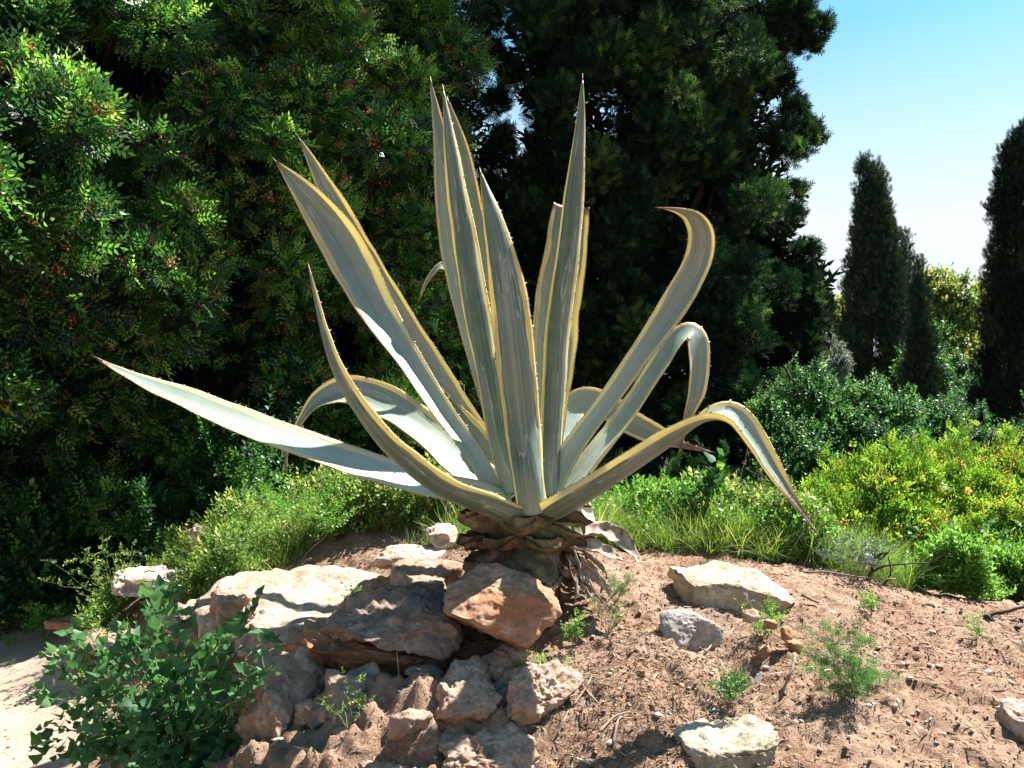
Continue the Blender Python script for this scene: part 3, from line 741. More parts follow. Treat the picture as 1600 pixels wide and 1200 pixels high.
agave_leaf([(862, 775, 3.50, 33.1, -.1, 1, .1), (862, 700, 3.50, 36.4, -.1, 1, .1), (866, 600, 3.50, 43.4, -.05, 1, .05), (874, 500, 3.50, 45.4, 0, 1, .05), (888, 390, 3.50, 42.9, .05, 1, 0), (900, 270, 3.50, 30.4, .1, 1, 0),
            (907, 190, 3.50, 16.1, .1, 1, 0), (910, 126, 3.50, 2.6, .1, 1, 0)], 0.85, seed=5, prof=VF(.62, .2), label='tallest straight leaf right of centre, seen from its grey underside')
# leaf behind it, broken off square at the top
agave_leaf([(850, 750, 3.64, 51.3, 0, -1, .2), (856, 650, 3.66, 66.2, 0, -1, .2), (868, 500, 3.70, 86.1, 0, -1, .1), (885, 380, 3.72, 74.5, 0, -1, .1), (893, 322, 3.74, 64.6, 0, -1, .1)], 1.0, seed=6, dry0=0.965, spine=False, label='leaf broken off square at its top behind the tallest leaf', t1=0.99)
# folded leaf towards the upper left, leaning back
agave_leaf([(774, 775, 3.54, 33.5, .1, -.75, .66), (742, 715, 3.60, 34.6, .1, -.75, .66), (688, 640, 3.72, 37.2, .1, -.75, .66), (632, 555, 3.88, 47.2, .08, -.75, .66), (590, 490, 4.00, 63.5, .05, -.8, .6), (560, 430, 4.08, 71.2, 0, -.9, .4),
            (528, 370, 4.12, 68.3, -.05, -1, .1), (496, 325, 4.12, 52.7, -.1, -1, 0), (462, 285, 4.10, 28.4, -.1, -1, 0), (431, 252, 4.08, 2.2, 0, -1, 0)], 0.95, seed=7, prof=([-1, -.5, -.07, 0, .07, .5, 1], [-.3, -.45, -.45, 0, .44, .46, .40]), m=23, label='broad leaf folded lengthwise, sunlit inside, leaning to the upper left')
agave_leaf([(796, 755, 3.78, 34.4, -.4, -.8, .3), (762, 700, 3.92, 38.5, -.4, -.8, .3), (708, 620, 4.10, 44, -.4, -.8, .35), (646, 530, 4.28, 54.4, -.4, -.8, .35), (582, 430, 4.40, 57.2, -.35, -.8, .25), (528, 325, 4.42, 40.9, -.3, -.85, .1),
            (493, 260, 4.40, 21.2, -.3, -.9, 0), (470, 220, 4.38, 2.4, -.3, -.9, 0)], 0.8, seed=8, prof=VF(.5))
# thin leaf that comes forward at the left and bends up
agave_leaf([(860, 814, 3.47, 70, .2, .5, .8), (815, 810, 3.37, 72, .2, .5, .8), (765, 790, 3.22, 74, .25, .55, .75), (690, 760, 3.08, 66, .35, .6, .65), (620, 706, 2.98, 58, .45, .6, .6), (565, 641, 2.92, 46, .6, .6, .45), (527, 575, 2.90, 38, .75, .55, .25),
            (503, 500, 2.92, 20, .85, .5, .1), (484, 422, 2.95, 3, .85, .5, 0)], 0.95, seed=9, label='slender leaf curving forward and up at the left, brown edged')
# long leaf reaching far left
agave_leaf([(800, 795, 3.42, 84.5, .2, -.35, .9), (740, 775, 3.38, 81, .15, -.4, .9), (650, 755, 3.34, 77.4, .1, -.45, .88), (550, 725, 3.30, 79.2, .25, -.42, .88), (450, 690, 3.28, 77.4, .25, -.42, .88), (350, 650, 3.28, 68.6, .25, -.45, .86), (260, 612, 3.30, 49.3, .25, -.45, .85),
            (200, 585, 3.30, 21.1, .2, -.5, .8), (153, 560, 3.30, 2.6, .2, -.5, .8)], 0.62, seed=10, prof=VF(.25, .3), dry0=0.95, label='longest leaf, stretched out low to the far left')
# arching leaf behind it
agave_leaf([(790, 775, 3.60, 80, .3, -.55, .8), (735, 735, 3.66, 76, .3, -.6, .75), (665, 672, 3.76, 72, .3, -.65, .7), (600, 628, 3.84, 66, .15, -.8, .6), (540, 610, 3.88, 54, 0, -.8, .55), (494, 626, 3.90, 40, -.5, -.6, .4), (465, 665, 3.90, 26, -.85, -.45, .1),
            (448, 705, 3.90, 13, -.9, -.4, 0), (447, 738, 3.90, 3, -.9, -.4, 0)], 0.55, seed=11, dry0=0.88, label='arching leaf with yellow edges behind the long left leaf, tip hanging down')
# right leaf that curls inwards at its top
agave_leaf([(860, 775, 3.50, 48, -.5, -.7, .5), (888, 715, 3.50, 43.4, -.5, -.72, .45), (938, 645, 3.50, 38.7, -.5, -.75, .4), (992, 570, 3.50, 41.2, -.5, -.78, .35), (1048, 488, 3.50, 49.4, -.48, -.82, .2), (1088, 415, 3.48, 46.8, -.35, -.9, 0), (1096, 368, 3.44, 41.8, -.25, -.85, -.35),
            (1083, 338, 3.40, 31.8, -.1, -.5, -.8), (1060, 328, 3.36, 15, 0, -.3, -1), (1033, 325, 3.34, 2.5, 0, -.2, -1)], 0.6, seed=12, prof=VF(.38, .3), dry0=0.97, label='right leaf curling back over itself at the top')
# leaf below it, bent over sharply to the right
agave_leaf([(868, 790, 3.58, 61.6, -.65, -.30, .70), (925, 715, 3.64, 63.4, -.65, -.30, .70), (978, 648, 3.72, 61.6, -.65, -.30, .70), (1025, 578, 3.76, 51, -.55, -.4, .7), (1058, 527, 3.80, 40.5, -.2, -.5, .8), (1084, 520, 3.80, 44, .35, -.75, .5), (1092, 560, 3.78, 40.5, .35, -.93, .0),
            (1088, 610, 3.76, 31.7, .3, -.95, 0), (1073, 655, 3.76, 15, .3, -.95, 0), (1063, 702, 3.76, 2.2, .3, -.95, 0)], 0.45, seed=13, dry0=0.86, label='leaf bent over sharply, its end hanging straight down at the right')
# low right leaf, arching over and down to the lower right
agave_leaf([(795, 816, 3.50, 70, -.15, .55, .8), (840, 808, 3.40, 72, -.2, .55, .8), (885, 786, 3.24, 70, -.25, .6, .7), (960, 740, 3.12, 60, -.3, .6, .65), (1040, 688, 3.06, 56, -.2, .5, .8), (1100, 650, 3.04, 56, 0, .0, 1), (1145, 650, 3.04, 70, .30, -.55, .80), (1180, 690, 3.04, 72, .55, -.6, .55),
            (1210, 738, 3.04, 54, .6, -.6, .5), (1238, 778, 3.04, 22, .65, -.65, .35), (1260, 808, 3.04, 9, .6, -.7, .3), (1276, 832, 3.04, 2.5, .6, -.7, .3)], 0.7, seed=14, dry0=0.86, label='low right leaf arching over, its brown tip pointing to the ground')
# leaf arching behind on the right
agave_leaf([(845, 770, 3.66, 62, .2, -.6, .7), (868, 715, 3.74, 60, .3, -.6, .7), (882, 665, 3.82, 56, .5, -.8, .2), (905, 632, 3.90, 50, .2, -.95, .1), (940, 632, 3.94, 46, 0, -.9, .4), (985, 660, 3.94, 40, 0, -.95, .2), (1030, 682, 3.94, 32, .1, -.95, .2),
            (1066, 695, 3.92, 12, .1, -.9, .3), (1108, 705, 3.90, 2.5, .1, -.9, .3)], 0.5, seed=15, dry0=0.80, label='leaf arching low behind the right leaves with a long brown tip')
# pale tip showing behind the tall bundle
agave_leaf([(812, 740, 3.80, 30, -.3, -.5, .8), (782, 600, 4.00, 24, -.3, -.5, .8), (746, 480, 4.06, 30, -.3, -.5, .8), (715, 425, 4.06, 36, -.3, -.4, .9), (690, 414, 4.08, 26, -.5, -.5, .7), (669, 436, 4.08, 14, -.8, -.4, .4), (655, 468, 4.08, 2.5, -.9, -.3, .2)], 0.5, seed=16, label='pale hooked leaf tip showing left of the tall bundle')
agave_leaf([(800, 770, 3.66, 66, .1, -.7, .6), (760, 712, 3.74, 60, .1, -.75, .6), (722, 664, 3.84, 48, 0, -.8, .5), (704, 634, 3.92, 24, 0, -.8, .5), (694, 612, 3.96, 3, 0, -.8, .5)], 0.6, seed=17)

# stem with the cut and withered leaf bases
def lathe(prof, seg, c, noise_amp, seed):
    a = np.arange(seg) * 2 * np.pi / seg; V = []
    for r, z in prof: V += [[math.cos(x) * r, math.sin(x) * r, z] for x in a]
    V = np.array(V); V[:, :2] *= (1 + noise_amp * fbm(V * 14, 3, seed))[:, None]
    i = np.arange(len(prof) * seg).reshape(-1, seg); j = np.roll(i, -1, 1)
    return V + c, np.stack([i[:-1].ravel(), j[:-1].ravel(), j[1:].ravel(), i[1:].ravel()], 1)
gb = gz(BASE[0], BASE[1])
zt = BASE[2]
V, Fc = lathe([(0.17, gb - 0.12), (0.15, gb), (0.13, gb + 0.1), (0.15, zt - 0.1), (0.13, zt), (0.05, zt + 0.05), (0.01, zt + 0.06)], 40, np.array([BASE[0], BASE[1], 0]), 0.10, 5)
link('stem', mesh_np('stem', V, Fc, {'var': np.zeros(len(V))}, smooth=True), M['stub'], agave)

def stub(az, z, r0, r1, elev, width, th, green, seed, droop=0.0, cutpale=False):
    """leaf base wrapped round the stem: az in degrees, 0 = towards the camera, positive to the right"""
    n, m = 14, 15
    a = R(az); out = np.array([math.sin(a), -math.cos(a), 0]); sd = np.array([math.cos(a), math.sin(a), 0]); t = np.linspace(0, 1, n); s = np.linspace(-1, 1, m)
    L = (r1 - r0) * t; zz = z + L * math.tan(R(elev)) - droop * t * t
    w = width * (1 - 0.30 * t ** 2)
    S, Tt = np.meshgrid(s, t)
    wrap = (1 - np.cos(S * 1.1)) * (w[:, None] / 2 / 1.1)            # bends round the stem
    end = 1 - 0.16 * np.abs(S) ** 2 + 0.05 * fbm(np.stack([S.ravel() * 3, Tt.ravel() * 0, Tt.ravel() * 0 + seed], 1), 2, seed).reshape(S.shape)
    rad = r0 + (r1 - r0) * Tt * end - wrap * 0.9
    lat = np.sin(S * 1.1) * (w[:, None] / 2 / 1.1)
    c = np.array([BASE[0], BASE[1], 0])
    pu = c + out * rad[..., None] + sd * lat[..., None] + np.array([0, 0, 1]) * (zz[:, None] + 0.05 * width * S ** 2)[..., None]
    k = fbm(pu.reshape(-1, 3) * 20, 3, seed).reshape(S.shape)
    pu = pu + np.array([0, 0, 1]) * (0.010 * k)[..., None] + out * (0.010 * k)[..., None]
    tt = th * (1 - np.abs(S) ** 2.0) * (1 - 0.35 * Tt) + 0.003
    pl = pu - np.array([0, 0, 1]) * tt[..., None] + out * (tt * 0.25)[..., None]
    V = np.concatenate([pu.reshape(-1, 3), pl.reshape(-1, 3)])
    i = np.arange(n * m).reshape(n, m); q = i + n * m
    Q = [np.stack([i[:-1, :-1], i[:-1, 1:], i[1:, 1:], i[1:, :-1]], -1).reshape(-1, 4)[:, ::-1], np.stack([q[:-1, :-1], q[1:, :-1], q[1:, 1:], q[:-1, 1:]], -1).reshape(-1, 4)[:, ::-1]]
    for b in (0, m - 1): Q.append(np.stack([i[:-1, b], i[1:, b], q[1:, b], q[:-1, b]], -1))
    endq = np.stack([i[-1, :-1], i[-1, 1:], q[-1, 1:], q[-1, :-1]], -1)
    Q.append(endq)
    me = mesh_np('leaf_base', V, Q, {'var': np.full(len(V), green)}, smooth=True)
    o = link('leaf_base', me, [M['stub'], M['cut']], agave)
    if cutpale:
        mi = np.zeros(len(me.polygons), dtype=np.int32); mi[-len(endq):] = 1; me.polygons.foreach_set('material_index', mi)
    return o
q = 0
for row, (z, r1, el, n_, off, gr) in enumerate([(zt - 0.02, 0.225, 26, 6, 20, .9), (zt - 0.062, 0.25, 20, 6, -12, .7), (zt - 0.10, 0.25, 6, 6, 22, .4), (zt - 0.135, 0.25, -18, 6, 0, .12), (zt - 0.165, 0.22, -30, 6, 30, 0)]):
    for k in range(n_):
        az = off + k * 360 / n_ + rng.uniform(-8, 8); az = (az + 180) % 360 - 180
        q += 1
        stub(az, z + rng.uniform(-.01, .01), 0.10, r1 * rng.uniform(0.93, 1.06), el + rng.uniform(-6, 6), rng.uniform(0.24, 0.31), rng.uniform(0.045, 0.065), np.clip(gr + rng.normal(0, .2), 0, 1), q)
# bigger individual bases that read in the photograph
o = stub(62, zt - 0.03, 0.12, 0.285, 22, 0.20, 0.07, 0.6, 90, cutpale=True); o['label'] = 'thick pale sawn-off leaf base at the right side of the stem'
o = stub(-36, zt - 0.10, 0.12, 0.275, -30, 0.26, 0.045, 0.0, 91, droop=0.05); o['label'] = 'broad brown hanging leaf base at the left front'
o = stub(14, zt - 0.10, 0.12, 0.285, -25, 0.25, 0.03, 0.55, 92, droop=0.05); o['label'] = 'grey green hanging leaf base at the front'
stub(-8, zt - 0.14, 0.12, 0.26, -40, 0.14, 0.03, 0.0, 93, droop=0.03)
stub(-70, zt - 0.08, 0.10, 0.25, -10, 0.22, 0.04, 0.1, 94)

def dried(rows, phi, seed, mat='dead_leaf', label=None, rip=0.006, n=36, m=9, thick=0.004):
    V, Fs, uv, dry, g = leaf_mesh(rows, phi, n=n, m=m, seed=seed, thick=thick, ripple=rip, world_rows=True)
    V = V + 0.002 * np.stack([fbm(V * 25, 3, seed), fbm(V * 25 + 9, 3, seed), fbm(V * 25 + 19, 3, seed)], 1)
    o = link('dried_leaf', mesh_np('dried_leaf', V, Fs, smooth=True), M[mat], agave)
    if label: o['label'] = label
    return o
def prow(u, v, Y, w, nx, ny, nz): return [*P(u, v, Y), w * Y / F, nx, ny, nz]
dried([prow(880, 838, 3.45, 40, 0, -.3, 1), prow(930, 828, 3.5, 44, 0, -.4, 1), prow(962, 838, 3.5, 40, .4, -.6, .6), prow(985, 858, 3.48, 30, .7, -.6, .3), prow(999, 880, 3.46, 6, .7, -.6, .3)], 0.9, 3, label='long dried leaf curling down at the right of the stem')
dried([prow(890, 850, 3.42, 30, 0, -.4, 1), prow(930, 855, 3.42, 32, .1, -.5, .9), prow(975, 875, 3.4, 10, .2, -.5, .9)], 0.9, 5)
for k in range(44):
    az = R(rng.uniform(48, 150) if k < 38 else rng.uniform(-160, -70)); c = np.array([BASE[0], BASE[1], 0.0]); out = np.array([math.sin(az), -math.cos(az), 0])
    z0 = zt - rng.uniform(0.12, 0.19); r0 = rng.uniform(0.17, 0.22); r1 = r0 + (rng.uniform(0.03, 0.15) if k < 38 else rng.uniform(0.02, 0.06)); sdv = np.array([-out[1], out[0], 0]) * rng.normal(0, .05)
    p0 = c + out * r0 + [0, 0, z0]; p2 = c + out * r1 + sdv; p2[2] = max(gz(p2[0], p2[1]) + 0.01, z0 - 0.14); p1 = (p0 + p2) / 2 + out * rng.uniform(-0.005, 0.022) + [0, 0, rng.uniform(-.01, .02)]
    w = rng.uniform(0.010, 0.034); nr = out * 0.8 + [0, 0, 0.5] + rng.normal(0, .25, 3)
    dried([[*p0, w, *nr], [*p1, w * 1.1, *(nr + rng.normal(0, .3, 3))], [*((p1 + p2) / 2 + out * 0.01 + rng.normal(0, .008, 3)), w * 0.8, *(nr + rng.normal(0, .4, 3))], [*p2, w * 0.3, *nr]], rng.uniform(0.7, 1.5), 100 + k, mat='dead_leaf' if k % 3 else 'fibre', n=16, m=7)

# ------------------------------------------------------------------ trees and shrubs behind
def ellipse_row(u, v, Y, ru, rv, ry=None):
    c = P(u, v, Y); a = ru * Y / F; b = rv * Y / F
    return [*c, a, ry if ry is not None else (a + b) / 2, b]

def tree(name, label, cat, clumps, n, tmpl, smin, smax, mat, base, trunk_r=0.1, group=None, limbs=8, extra=None, **kw):
    clumps = np.asarray(clumps, float)
    root = empty(name, (base[0], base[1], base[2]), label, cat, group)
    foliage('crown', [crown(clumps, n, tmpl, smin, smax, **kw)], mat, root)
    if limbs:
        top = clumps[:, :3].mean(0); fork = np.array([base[0], base[1], base[2]]) * 0.6 + np.array([top[0], top[1], top[2]]) * 0.4
        tb = [tube(wiggle(np.array(base, float) - [0, 0, 0.15], fork, 7, trunk_r * 0.3, 1), np.linspace(trunk_r, trunk_r * 0.75, 7), 8)]
        ch = rng.choice(len(clumps), min(limbs, len(clumps)), replace=False)
        for i, c in enumerate(ch):
            tb.append(tube(wiggle(fork - [0, 0, 0.1], clumps[c, :3], 8, trunk_r * 0.6, 10 + i, 0.1), np.linspace(trunk_r * 0.55, trunk_r * 0.12, 8), 6))
        tubes_obj('trunk', tb, M['bark'], root)
    if extra: extra(root)
    return root

# --- the tall mastic trees at the left: their face runs back from left to right
def face_Y(u, v):
    Y = 5.2 + np.clip(u, -200, 800) / 780 * 3.0
    Y = Y + 0.9 * np.clip((250 - v) / 400, 0, 1.2)                       # leans back towards the top
    Y = Y + 0.7 * np.clip((v - 420) / 300, 0, 1) * np.clip((520 - u) / 300, 0, 1)   # undercut at the foot
    return Y
def right_edge(v): return np.interp(v, [-400, -60, 0, 60, 100, 150, 200, 250, 320, 400, 500, 700, 800], [560, 650, 720, 735, 775, 765, 728, 735, 745, 735, 770, 790, 780])
def hedge_clumps(u0, u1, n, seed, deep=False):
    r = np.random.default_rng(seed); out = []
    while len(out) < n:
        u = r.uniform(u0, u1); v = r.uniform(-560, 940)
        ru = r.uniform(34, 72)
        if u + ru * 0.75 > right_edge(v): continue
        if v < -20 - 380 * (1 - abs((u - (u0 + u1) / 2) / (u1 - u0) * 2) ** 2): continue
        if v > 900 - 0.1 * u: continue
        Y = face_Y(u, v) + (r.uniform(0.6, 1.6) if deep else r.normal(0, 0.34))
        if deep: ru *= 1.5
        out.append(ellipse_row(u, v, Y, ru, ru * r.uniform(0.6, 0.85)))
    return out
def fruit(cl, n, seed):
    def f(root):
        foliage('fruit_clusters', [crown(cl, n, T['cluster'], 0.8, 1.6, up=0.8, shell=0.95, vmean=0.5, vspread=0.25)], M['blossom'], root)
    return f
for k, (u0, u1, nf, nd, n, lab) in enumerate([
        (-260, 210, 82, 60, 25000, 'dark glossy mastic tree filling the left edge of the photo'),
        (150, 520, 78, 55, 26000, 'mastic tree with clusters of reddish fruit behind the long left leaf'),
        (440, 800, 92, 55, 32000, 'brighter small leaved mastic tree just left of the big cypress')]):
    cl = hedge_clumps(u0, u1, nf, 100 + k); dp = hedge_clumps(u0, u1, nd, 200 + k, True)
    uc = (u0 + u1) / 2; b = P(uc, 700, face_Y(uc, 700) + 1.0); b[2] = gz(b[0], b[1])
    fr = [c for c in cl if 60 < (c[2] - EYE) * -F / c[1] + 600 < 620]
    def ex(root, dp=dp, fr=fr, k=k, uc=uc):
        foliage('inner_foliage', [crown(dp, 15000, T['pinnate'], 1.5, 2.4, up=0.2, shell=0.1, vmean=0.4)], M['inner_shade'], root)
        back = []
        rb = np.random.default_rng(900 + k)
        for _ in range(40):
            u = rb.uniform(uc - 190, uc + 190); v = rb.uniform(120, 860)
            if u + 70 < right_edge(v): back.append(ellipse_row(u, v, face_Y(u, v) + rb.uniform(1.8, 2.8), 110, 90))
        foliage('back_foliage', [crown(back, 9000, T['pinnate'], 2.2, 3.4, up=0.2, shell=0.1, vmean=0.4)], M['inner_shade'], root)
        foliage('fruit_clusters', [crown(fr, 900 if k < 2 else 700, T['cluster'], 0.9, 1.9, up=0.8, shell=0.97, vmean=0.5, vspread=0.3)], M['blossom'], root)
    tree('mastic_tree', lab, 'tree', cl, n, T['pinnate'], (0.85, 0.75, 0.7)[k], (1.4, 1.2, 1.1)[k], M['mastic'], b, 0.11, extra=ex, shell=0.5, vmean=(0.40, 0.50, 0.58)[k], vspread=0.33, up=0.3, jitter=0.65, group=None)

# --- big spreading cypress in the middle
def big_cypress():
    r = np.random.default_rng(5); cl, core, core2 = [], [], []
    def redge(v): return np.interp(v, [-700, -200, 0, 60, 110, 150, 210, 250, 290, 340, 400, 460, 510, 560, 640, 720, 800], [1040, 1200, 1258, 1265, 1225, 1200, 1215, 1225, 1215, 1252, 1276, 1288, 1294, 1285, 1262, 1245, 1230])
    def ledge(v): return np.interp(v, [-700, 0, 60, 150, 230, 300, 700, 800], [900, 750, 790, 808, 800, 770, 745, 760])
    while len(cl) < 340:
        v = r.uniform(-720, 830); u = r.uniform(720, 1280); ru = r.uniform(20, 40)
        if u + ru > redge(v) or u - ru < ledge(v): continue
        x = (u - 980) / 260.0
        Y = 11.0 - 1.5 * math.sqrt(max(0.0, 1 - x * x)) + (r.uniform(-0.9, 0) if r.random() < .35 else r.uniform(-0.1, 0.6))
        if v > 700 and Y < 9.9: Y = 9.9 + r.uniform(0, .3)
        cl.append(ellipse_row(u, v, Y, ru, ru * r.uniform(0.9, 1.5)))
    for u, v, ru, rv in [(1240, 10, 34, 26), (1275, 45, 26, 20), (1262, 75, 26, 16), (1225, 40, 40, 30), (1190, 80, 34, 36), (1215, 130, 26, 30), (1240, 175, 24, 22), (1262, 215, 26, 26), (1230, 240, 26, 22),
                         (1200, 225, 22, 16), (1222, 205, 20, 16), (1150, 150, 30, 40), (1150, 230, 30, 40), (1240, 300, 20, 10), (1230, 340, 28, 14), (1258, 395, 24, 14), (1265, 500, 22, 26), (1268, 470, 16, 18), (1245, 440, 30, 26),
                         (1235, 560, 34, 30), (1250, 610, 34, 30), (1232, 660, 34, 30), (1260, 540, 22, 30), (1215, 720, 34, 30), (768, 90, 26, 28), (780, 240, 24, 24), (775, 340, 30, 30), (770, 400, 30, 30), (765, 460, 34, 30), (760, 30, 26, 26), (775, 165, 22, 24), (800, 120, 22, 30), (760, 260, 14, 14), (770, 300, 20, 24), (752, 12, 16, 14), (788, 215, 14, 20)]:
        yy = 10.6 + r.uniform(-.3, .3); cl.append(ellipse_row(u, v, yy, ru, rv)); core2.append(ellipse_row(u, v, yy + .05, ru * .8, rv * .8)); core2.append(ellipse_row(u, v, yy + .2, ru * .7, rv * .7))
    while len(core) < 150:
        v = r.uniform(-650, 800); u = r.uniform(760, 1240)
        if u + 55 > redge(v) or u - 50 < ledge(v): continue
        core.append(ellipse_row(u, v, 11.4 + r.uniform(-.3, .8), 60, 80))
    b = P(985, 760, 11.3); b[2] = 0.0
    def ex(root):
        foliage('inner_foliage', [crown(core, 14000, T['spray2'], 1.4, 2.4, up=0.9, shell=0.1, vmean=0.4), crown(core2, 7000, T['spray'], 0.7, 1.2, up=0.9, shell=0.1, vmean=0.6)], M['inner_shade'], root)
    return tree('spreading_cypress', 'huge dark ragged cypress behind the agave, reaching above the frame', 'tree', cl, 76000, T['spray'], 0.55, 1.05, M['cypress'], b, 0.15, extra=ex, limbs=20, up=0.9, shell=0.35, vmean=0.45, jitter=0.35)
big_cypress()

# --- slim cypresses further off, built as stacked lobes round a trunk
def column(label, rows, Y, n, seed, mat='cypress_far', smin=0.6, smax=1.1, top_dir=1.8, group='slim cypresses further off', tmpl='spray'):
    """rows: v, left u, right u"""
    r = np.random.default_rng(seed); rows = np.array(rows, float); rows[:, 1] -= 9; rows[:, 2] += 9; cl = []
    v0, v1 = rows[0, 0], rows[-1, 0]
    for k in range(int(260)):
        v = v0 + (v1 - v0) * r.uniform(0, 1) ** 0.85
        a, b_ = np.interp(v, rows[:, 0], rows[:, 1]), np.interp(v, rows[:, 0], rows[:, 2])
        hw = (b_ - a) / 2; cu = (a + b_) / 2; ang = r.uniform(0, 6.28)
        rad = max(3.0, min(hw * 0.42, 16)); off = max(hw - rad, 0) * math.sqrt(r.uniform(0.2, 1))
        c = P(cu + math.cos(ang) * off, v, Y); c[1] += math.sin(ang) * off * Y / F
        s = rad * Y / F; cl.append([c[0], c[1], c[2], s, s, s * r.uniform(1.3, 2.2)])
    cu = (rows[-1, 1] + rows[-1, 2]) / 2; b = P(cu, 600, Y); b[2] = 0
    root = empty('slim_cypress', b, label, 'tree', group)
    foliage('crown', [crown(cl, n, T[tmpl], smin, smax, up=top_dir, shell=0.3, vmean=0.5, jitter=0.25)], M[mat], root)
    tp = P((rows[0, 1] + rows[0, 2]) / 2, rows[0, 0] + 10, Y)
    tubes_obj('trunk', [tube(wiggle(b - [0, 0, .2], tp, 8, 0.03, seed), np.linspace(0.16, 0.02, 8), 8)], M['bark'], root)
column('tallest of the slim cypresses, left of the white sky patch', [(252, 1348, 1368), (275, 1340, 1380), (330, 1334, 1390), (400, 1326, 1408), (500, 1312, 1415), (600, 1306, 1412), (700, 1306, 1410)], 22, 34000, 1)
column('slim cypress at the right edge of the photo', [(205, 1580, 1604), (245, 1566, 1622), (330, 1548, 1640), (420, 1542, 1650), (500, 1536, 1660), (600, 1524, 1670), (720, 1520, 1670)], 16, 34000, 2, 'cypress_black', 0.5, 0.85)
column('short pointed cypress right of the tallest slim one', [(404, 1432, 1438), (450, 1424, 1448), (520, 1418, 1458), (600, 1414, 1466), (700, 1412, 1470)], 17, 11000, 3, smin=0.45, smax=0.8)
column('narrow cypress mostly hidden between the tallest and the short pointed ones', [(362, 1405, 1416), (420, 1400, 1424), (520, 1400, 1430), (680, 1398, 1432)], 25, 7000, 4)
column('small dark cypress at the right foot of the big cypress', [(430, 1272, 1282), (470, 1266, 1296), (520, 1260, 1304), (620, 1255, 1305)], 17, 6000, 5, smin=0.5, smax=0.9)

def bush(name, label, cat, rows, n, tmpl, smin, smax, mat, ubase, Yb, group=None, tr=0.05, ry=None, **kw):
    rows = list(rows); rs = np.random.default_rng(len(rows)); us = [q[0] for q in rows]
    for _ in range(len(rows) // 2):
        u = rs.uniform(min(us), max(us)); near = [q for q in rows if abs(q[0] - u) < 30]
        if near: t_ = min(near, key=lambda q: q[1] - q[4]); rows.append((u, t_[1] - t_[4] * rs.uniform(.7, 1.25), t_[2], t_[3] * .28, t_[4] * rs.uniform(.4, .8)))
    cl = [ellipse_row(u, v, Y, ru, rv, ry) for (u, v, Y, ru, rv) in rows]
    b = P(ubase, 700, Yb); b[2] = gz(b[0], b[1])
    return tree(name, label, cat, cl, n, T[tmpl], smin, smax, M[mat], b, tr, group, **kw)
def lumps(seed, n, poly, Y0, Y1, r0, r1):
    """clumps scattered under a skyline poly [(u, vtop, vbottom)]"""
    r = np.random.default_rng(seed); p = np.array(poly, float); out = []
    while len(out) < n:
        u = r.uniform(p[0, 0], p[-1, 0]); a, b_ = np.interp(u, p[:, 0], p[:, 1]), np.interp(u, p[:, 0], p[:, 2])
        ru = r.uniform(r0, r1); v = r.uniform(a + ru * 0.8, max(b_, a + ru))
        k = (v - a) / max(b_ - a, 1)
        out.append((u, v, Y1 + (Y0 - Y1) * k + r.normal(0, 0.06) * (Y1 - Y0 + 0.3), ru, ru * 0.85))
    return out
bush('round_tree', 'yellow green round topped tree between the slim cypresses', 'tree', lumps(1, 60, [(1400, 470, 620), (1450, 430, 640), (1500, 430, 640), (1545, 436, 640), (1580, 450, 640)], 30, 33, 14, 26), 13000, 'broad', 1.4, 2.6, 'yellow_tree', 1490, 31, up=0.8, vmean=0.62, vspread=0.25, shell=0.6, tr=0.3)
bush('round_tree', 'yellow leaved tree peeping out left of the tallest slim cypress', 'tree', lumps(2, 16, [(1255, 480, 560), (1290, 462, 560), (1330, 470, 560)], 28, 30, 12, 20), 3500, 'broad', 1.4, 2.4, 'yellow_tree', 1292, 29, up=0.8, vmean=0.72, vspread=0.25, shell=0.6, tr=0.2)
bush('round_tree', 'dull green tree below the yellow green round topped one', 'tree', lumps(3, 40, [(1440, 500, 700), (1480, 545, 720), (1530, 560, 720), (1600, 560, 720)], 18, 21, 16, 30), 12000, 'twig', 1.2, 2.2, 'shrub', 1495, 19, up=0.6, vmean=0.35, shell=0.6, tr=0.15)
bush('grey_shrub', 'grey leaved shrub at the right foot of the big cypress', 'shrub', lumps(4, 26, [(1248, 520, 690), (1275, 498, 690), (1308, 530, 690)], 12.5, 13.5, 10, 18), 6000, 'twig', 0.5, 0.9, 'shrub_grey', 1278, 13, up=0.6, vmean=0.5, shell=0.6)
bush('glossy_shrub', 'mid green glossy shrub in front of the tallest slim cypress', 'shrub', lumps(5, 90, [(1195, 620, 800), (1235, 595, 800), (1290, 610, 800), (1340, 598, 800), (1400, 605, 790), (1440, 690, 780)], 8.4, 9.4, 20, 36), 14000, 'twig', 0.6, 1.0, 'shrub', 1310, 9.2, up=0.7, vmean=0.55, vspread=0.25, shell=0.6, tr=0.08)
bush('glossy_shrub', 'dark green shrub under the cypress at the right edge', 'shrub', lumps(6, 60, [(1430, 640, 780), (1490, 625, 780), (1540, 660, 780), (1620, 670, 780)], 9.6, 10.6, 18, 34), 8000, 'twig', 0.6, 1.0, 'shrub', 1530, 10.4, up=0.6, vmean=0.35, shell=0.6, tr=0.08)
bush('lime_shrub', 'yellow green shrub with orange tinted tips right of the drooping leaf tip', 'shrub', lumps(7, 75, [(1270, 770, 880), (1300, 735, 880), (1350, 740, 880), (1375, 695, 880), (1420, 700, 880), (1445, 720, 880)], 6.2, 7.0, 18, 34), 9000, 'pinnate', 0.6, 1.0, 'shrub_lime', 1365, 6.8, up=1.0, vmean=0.55, vspread=0.25, shell=0.55)
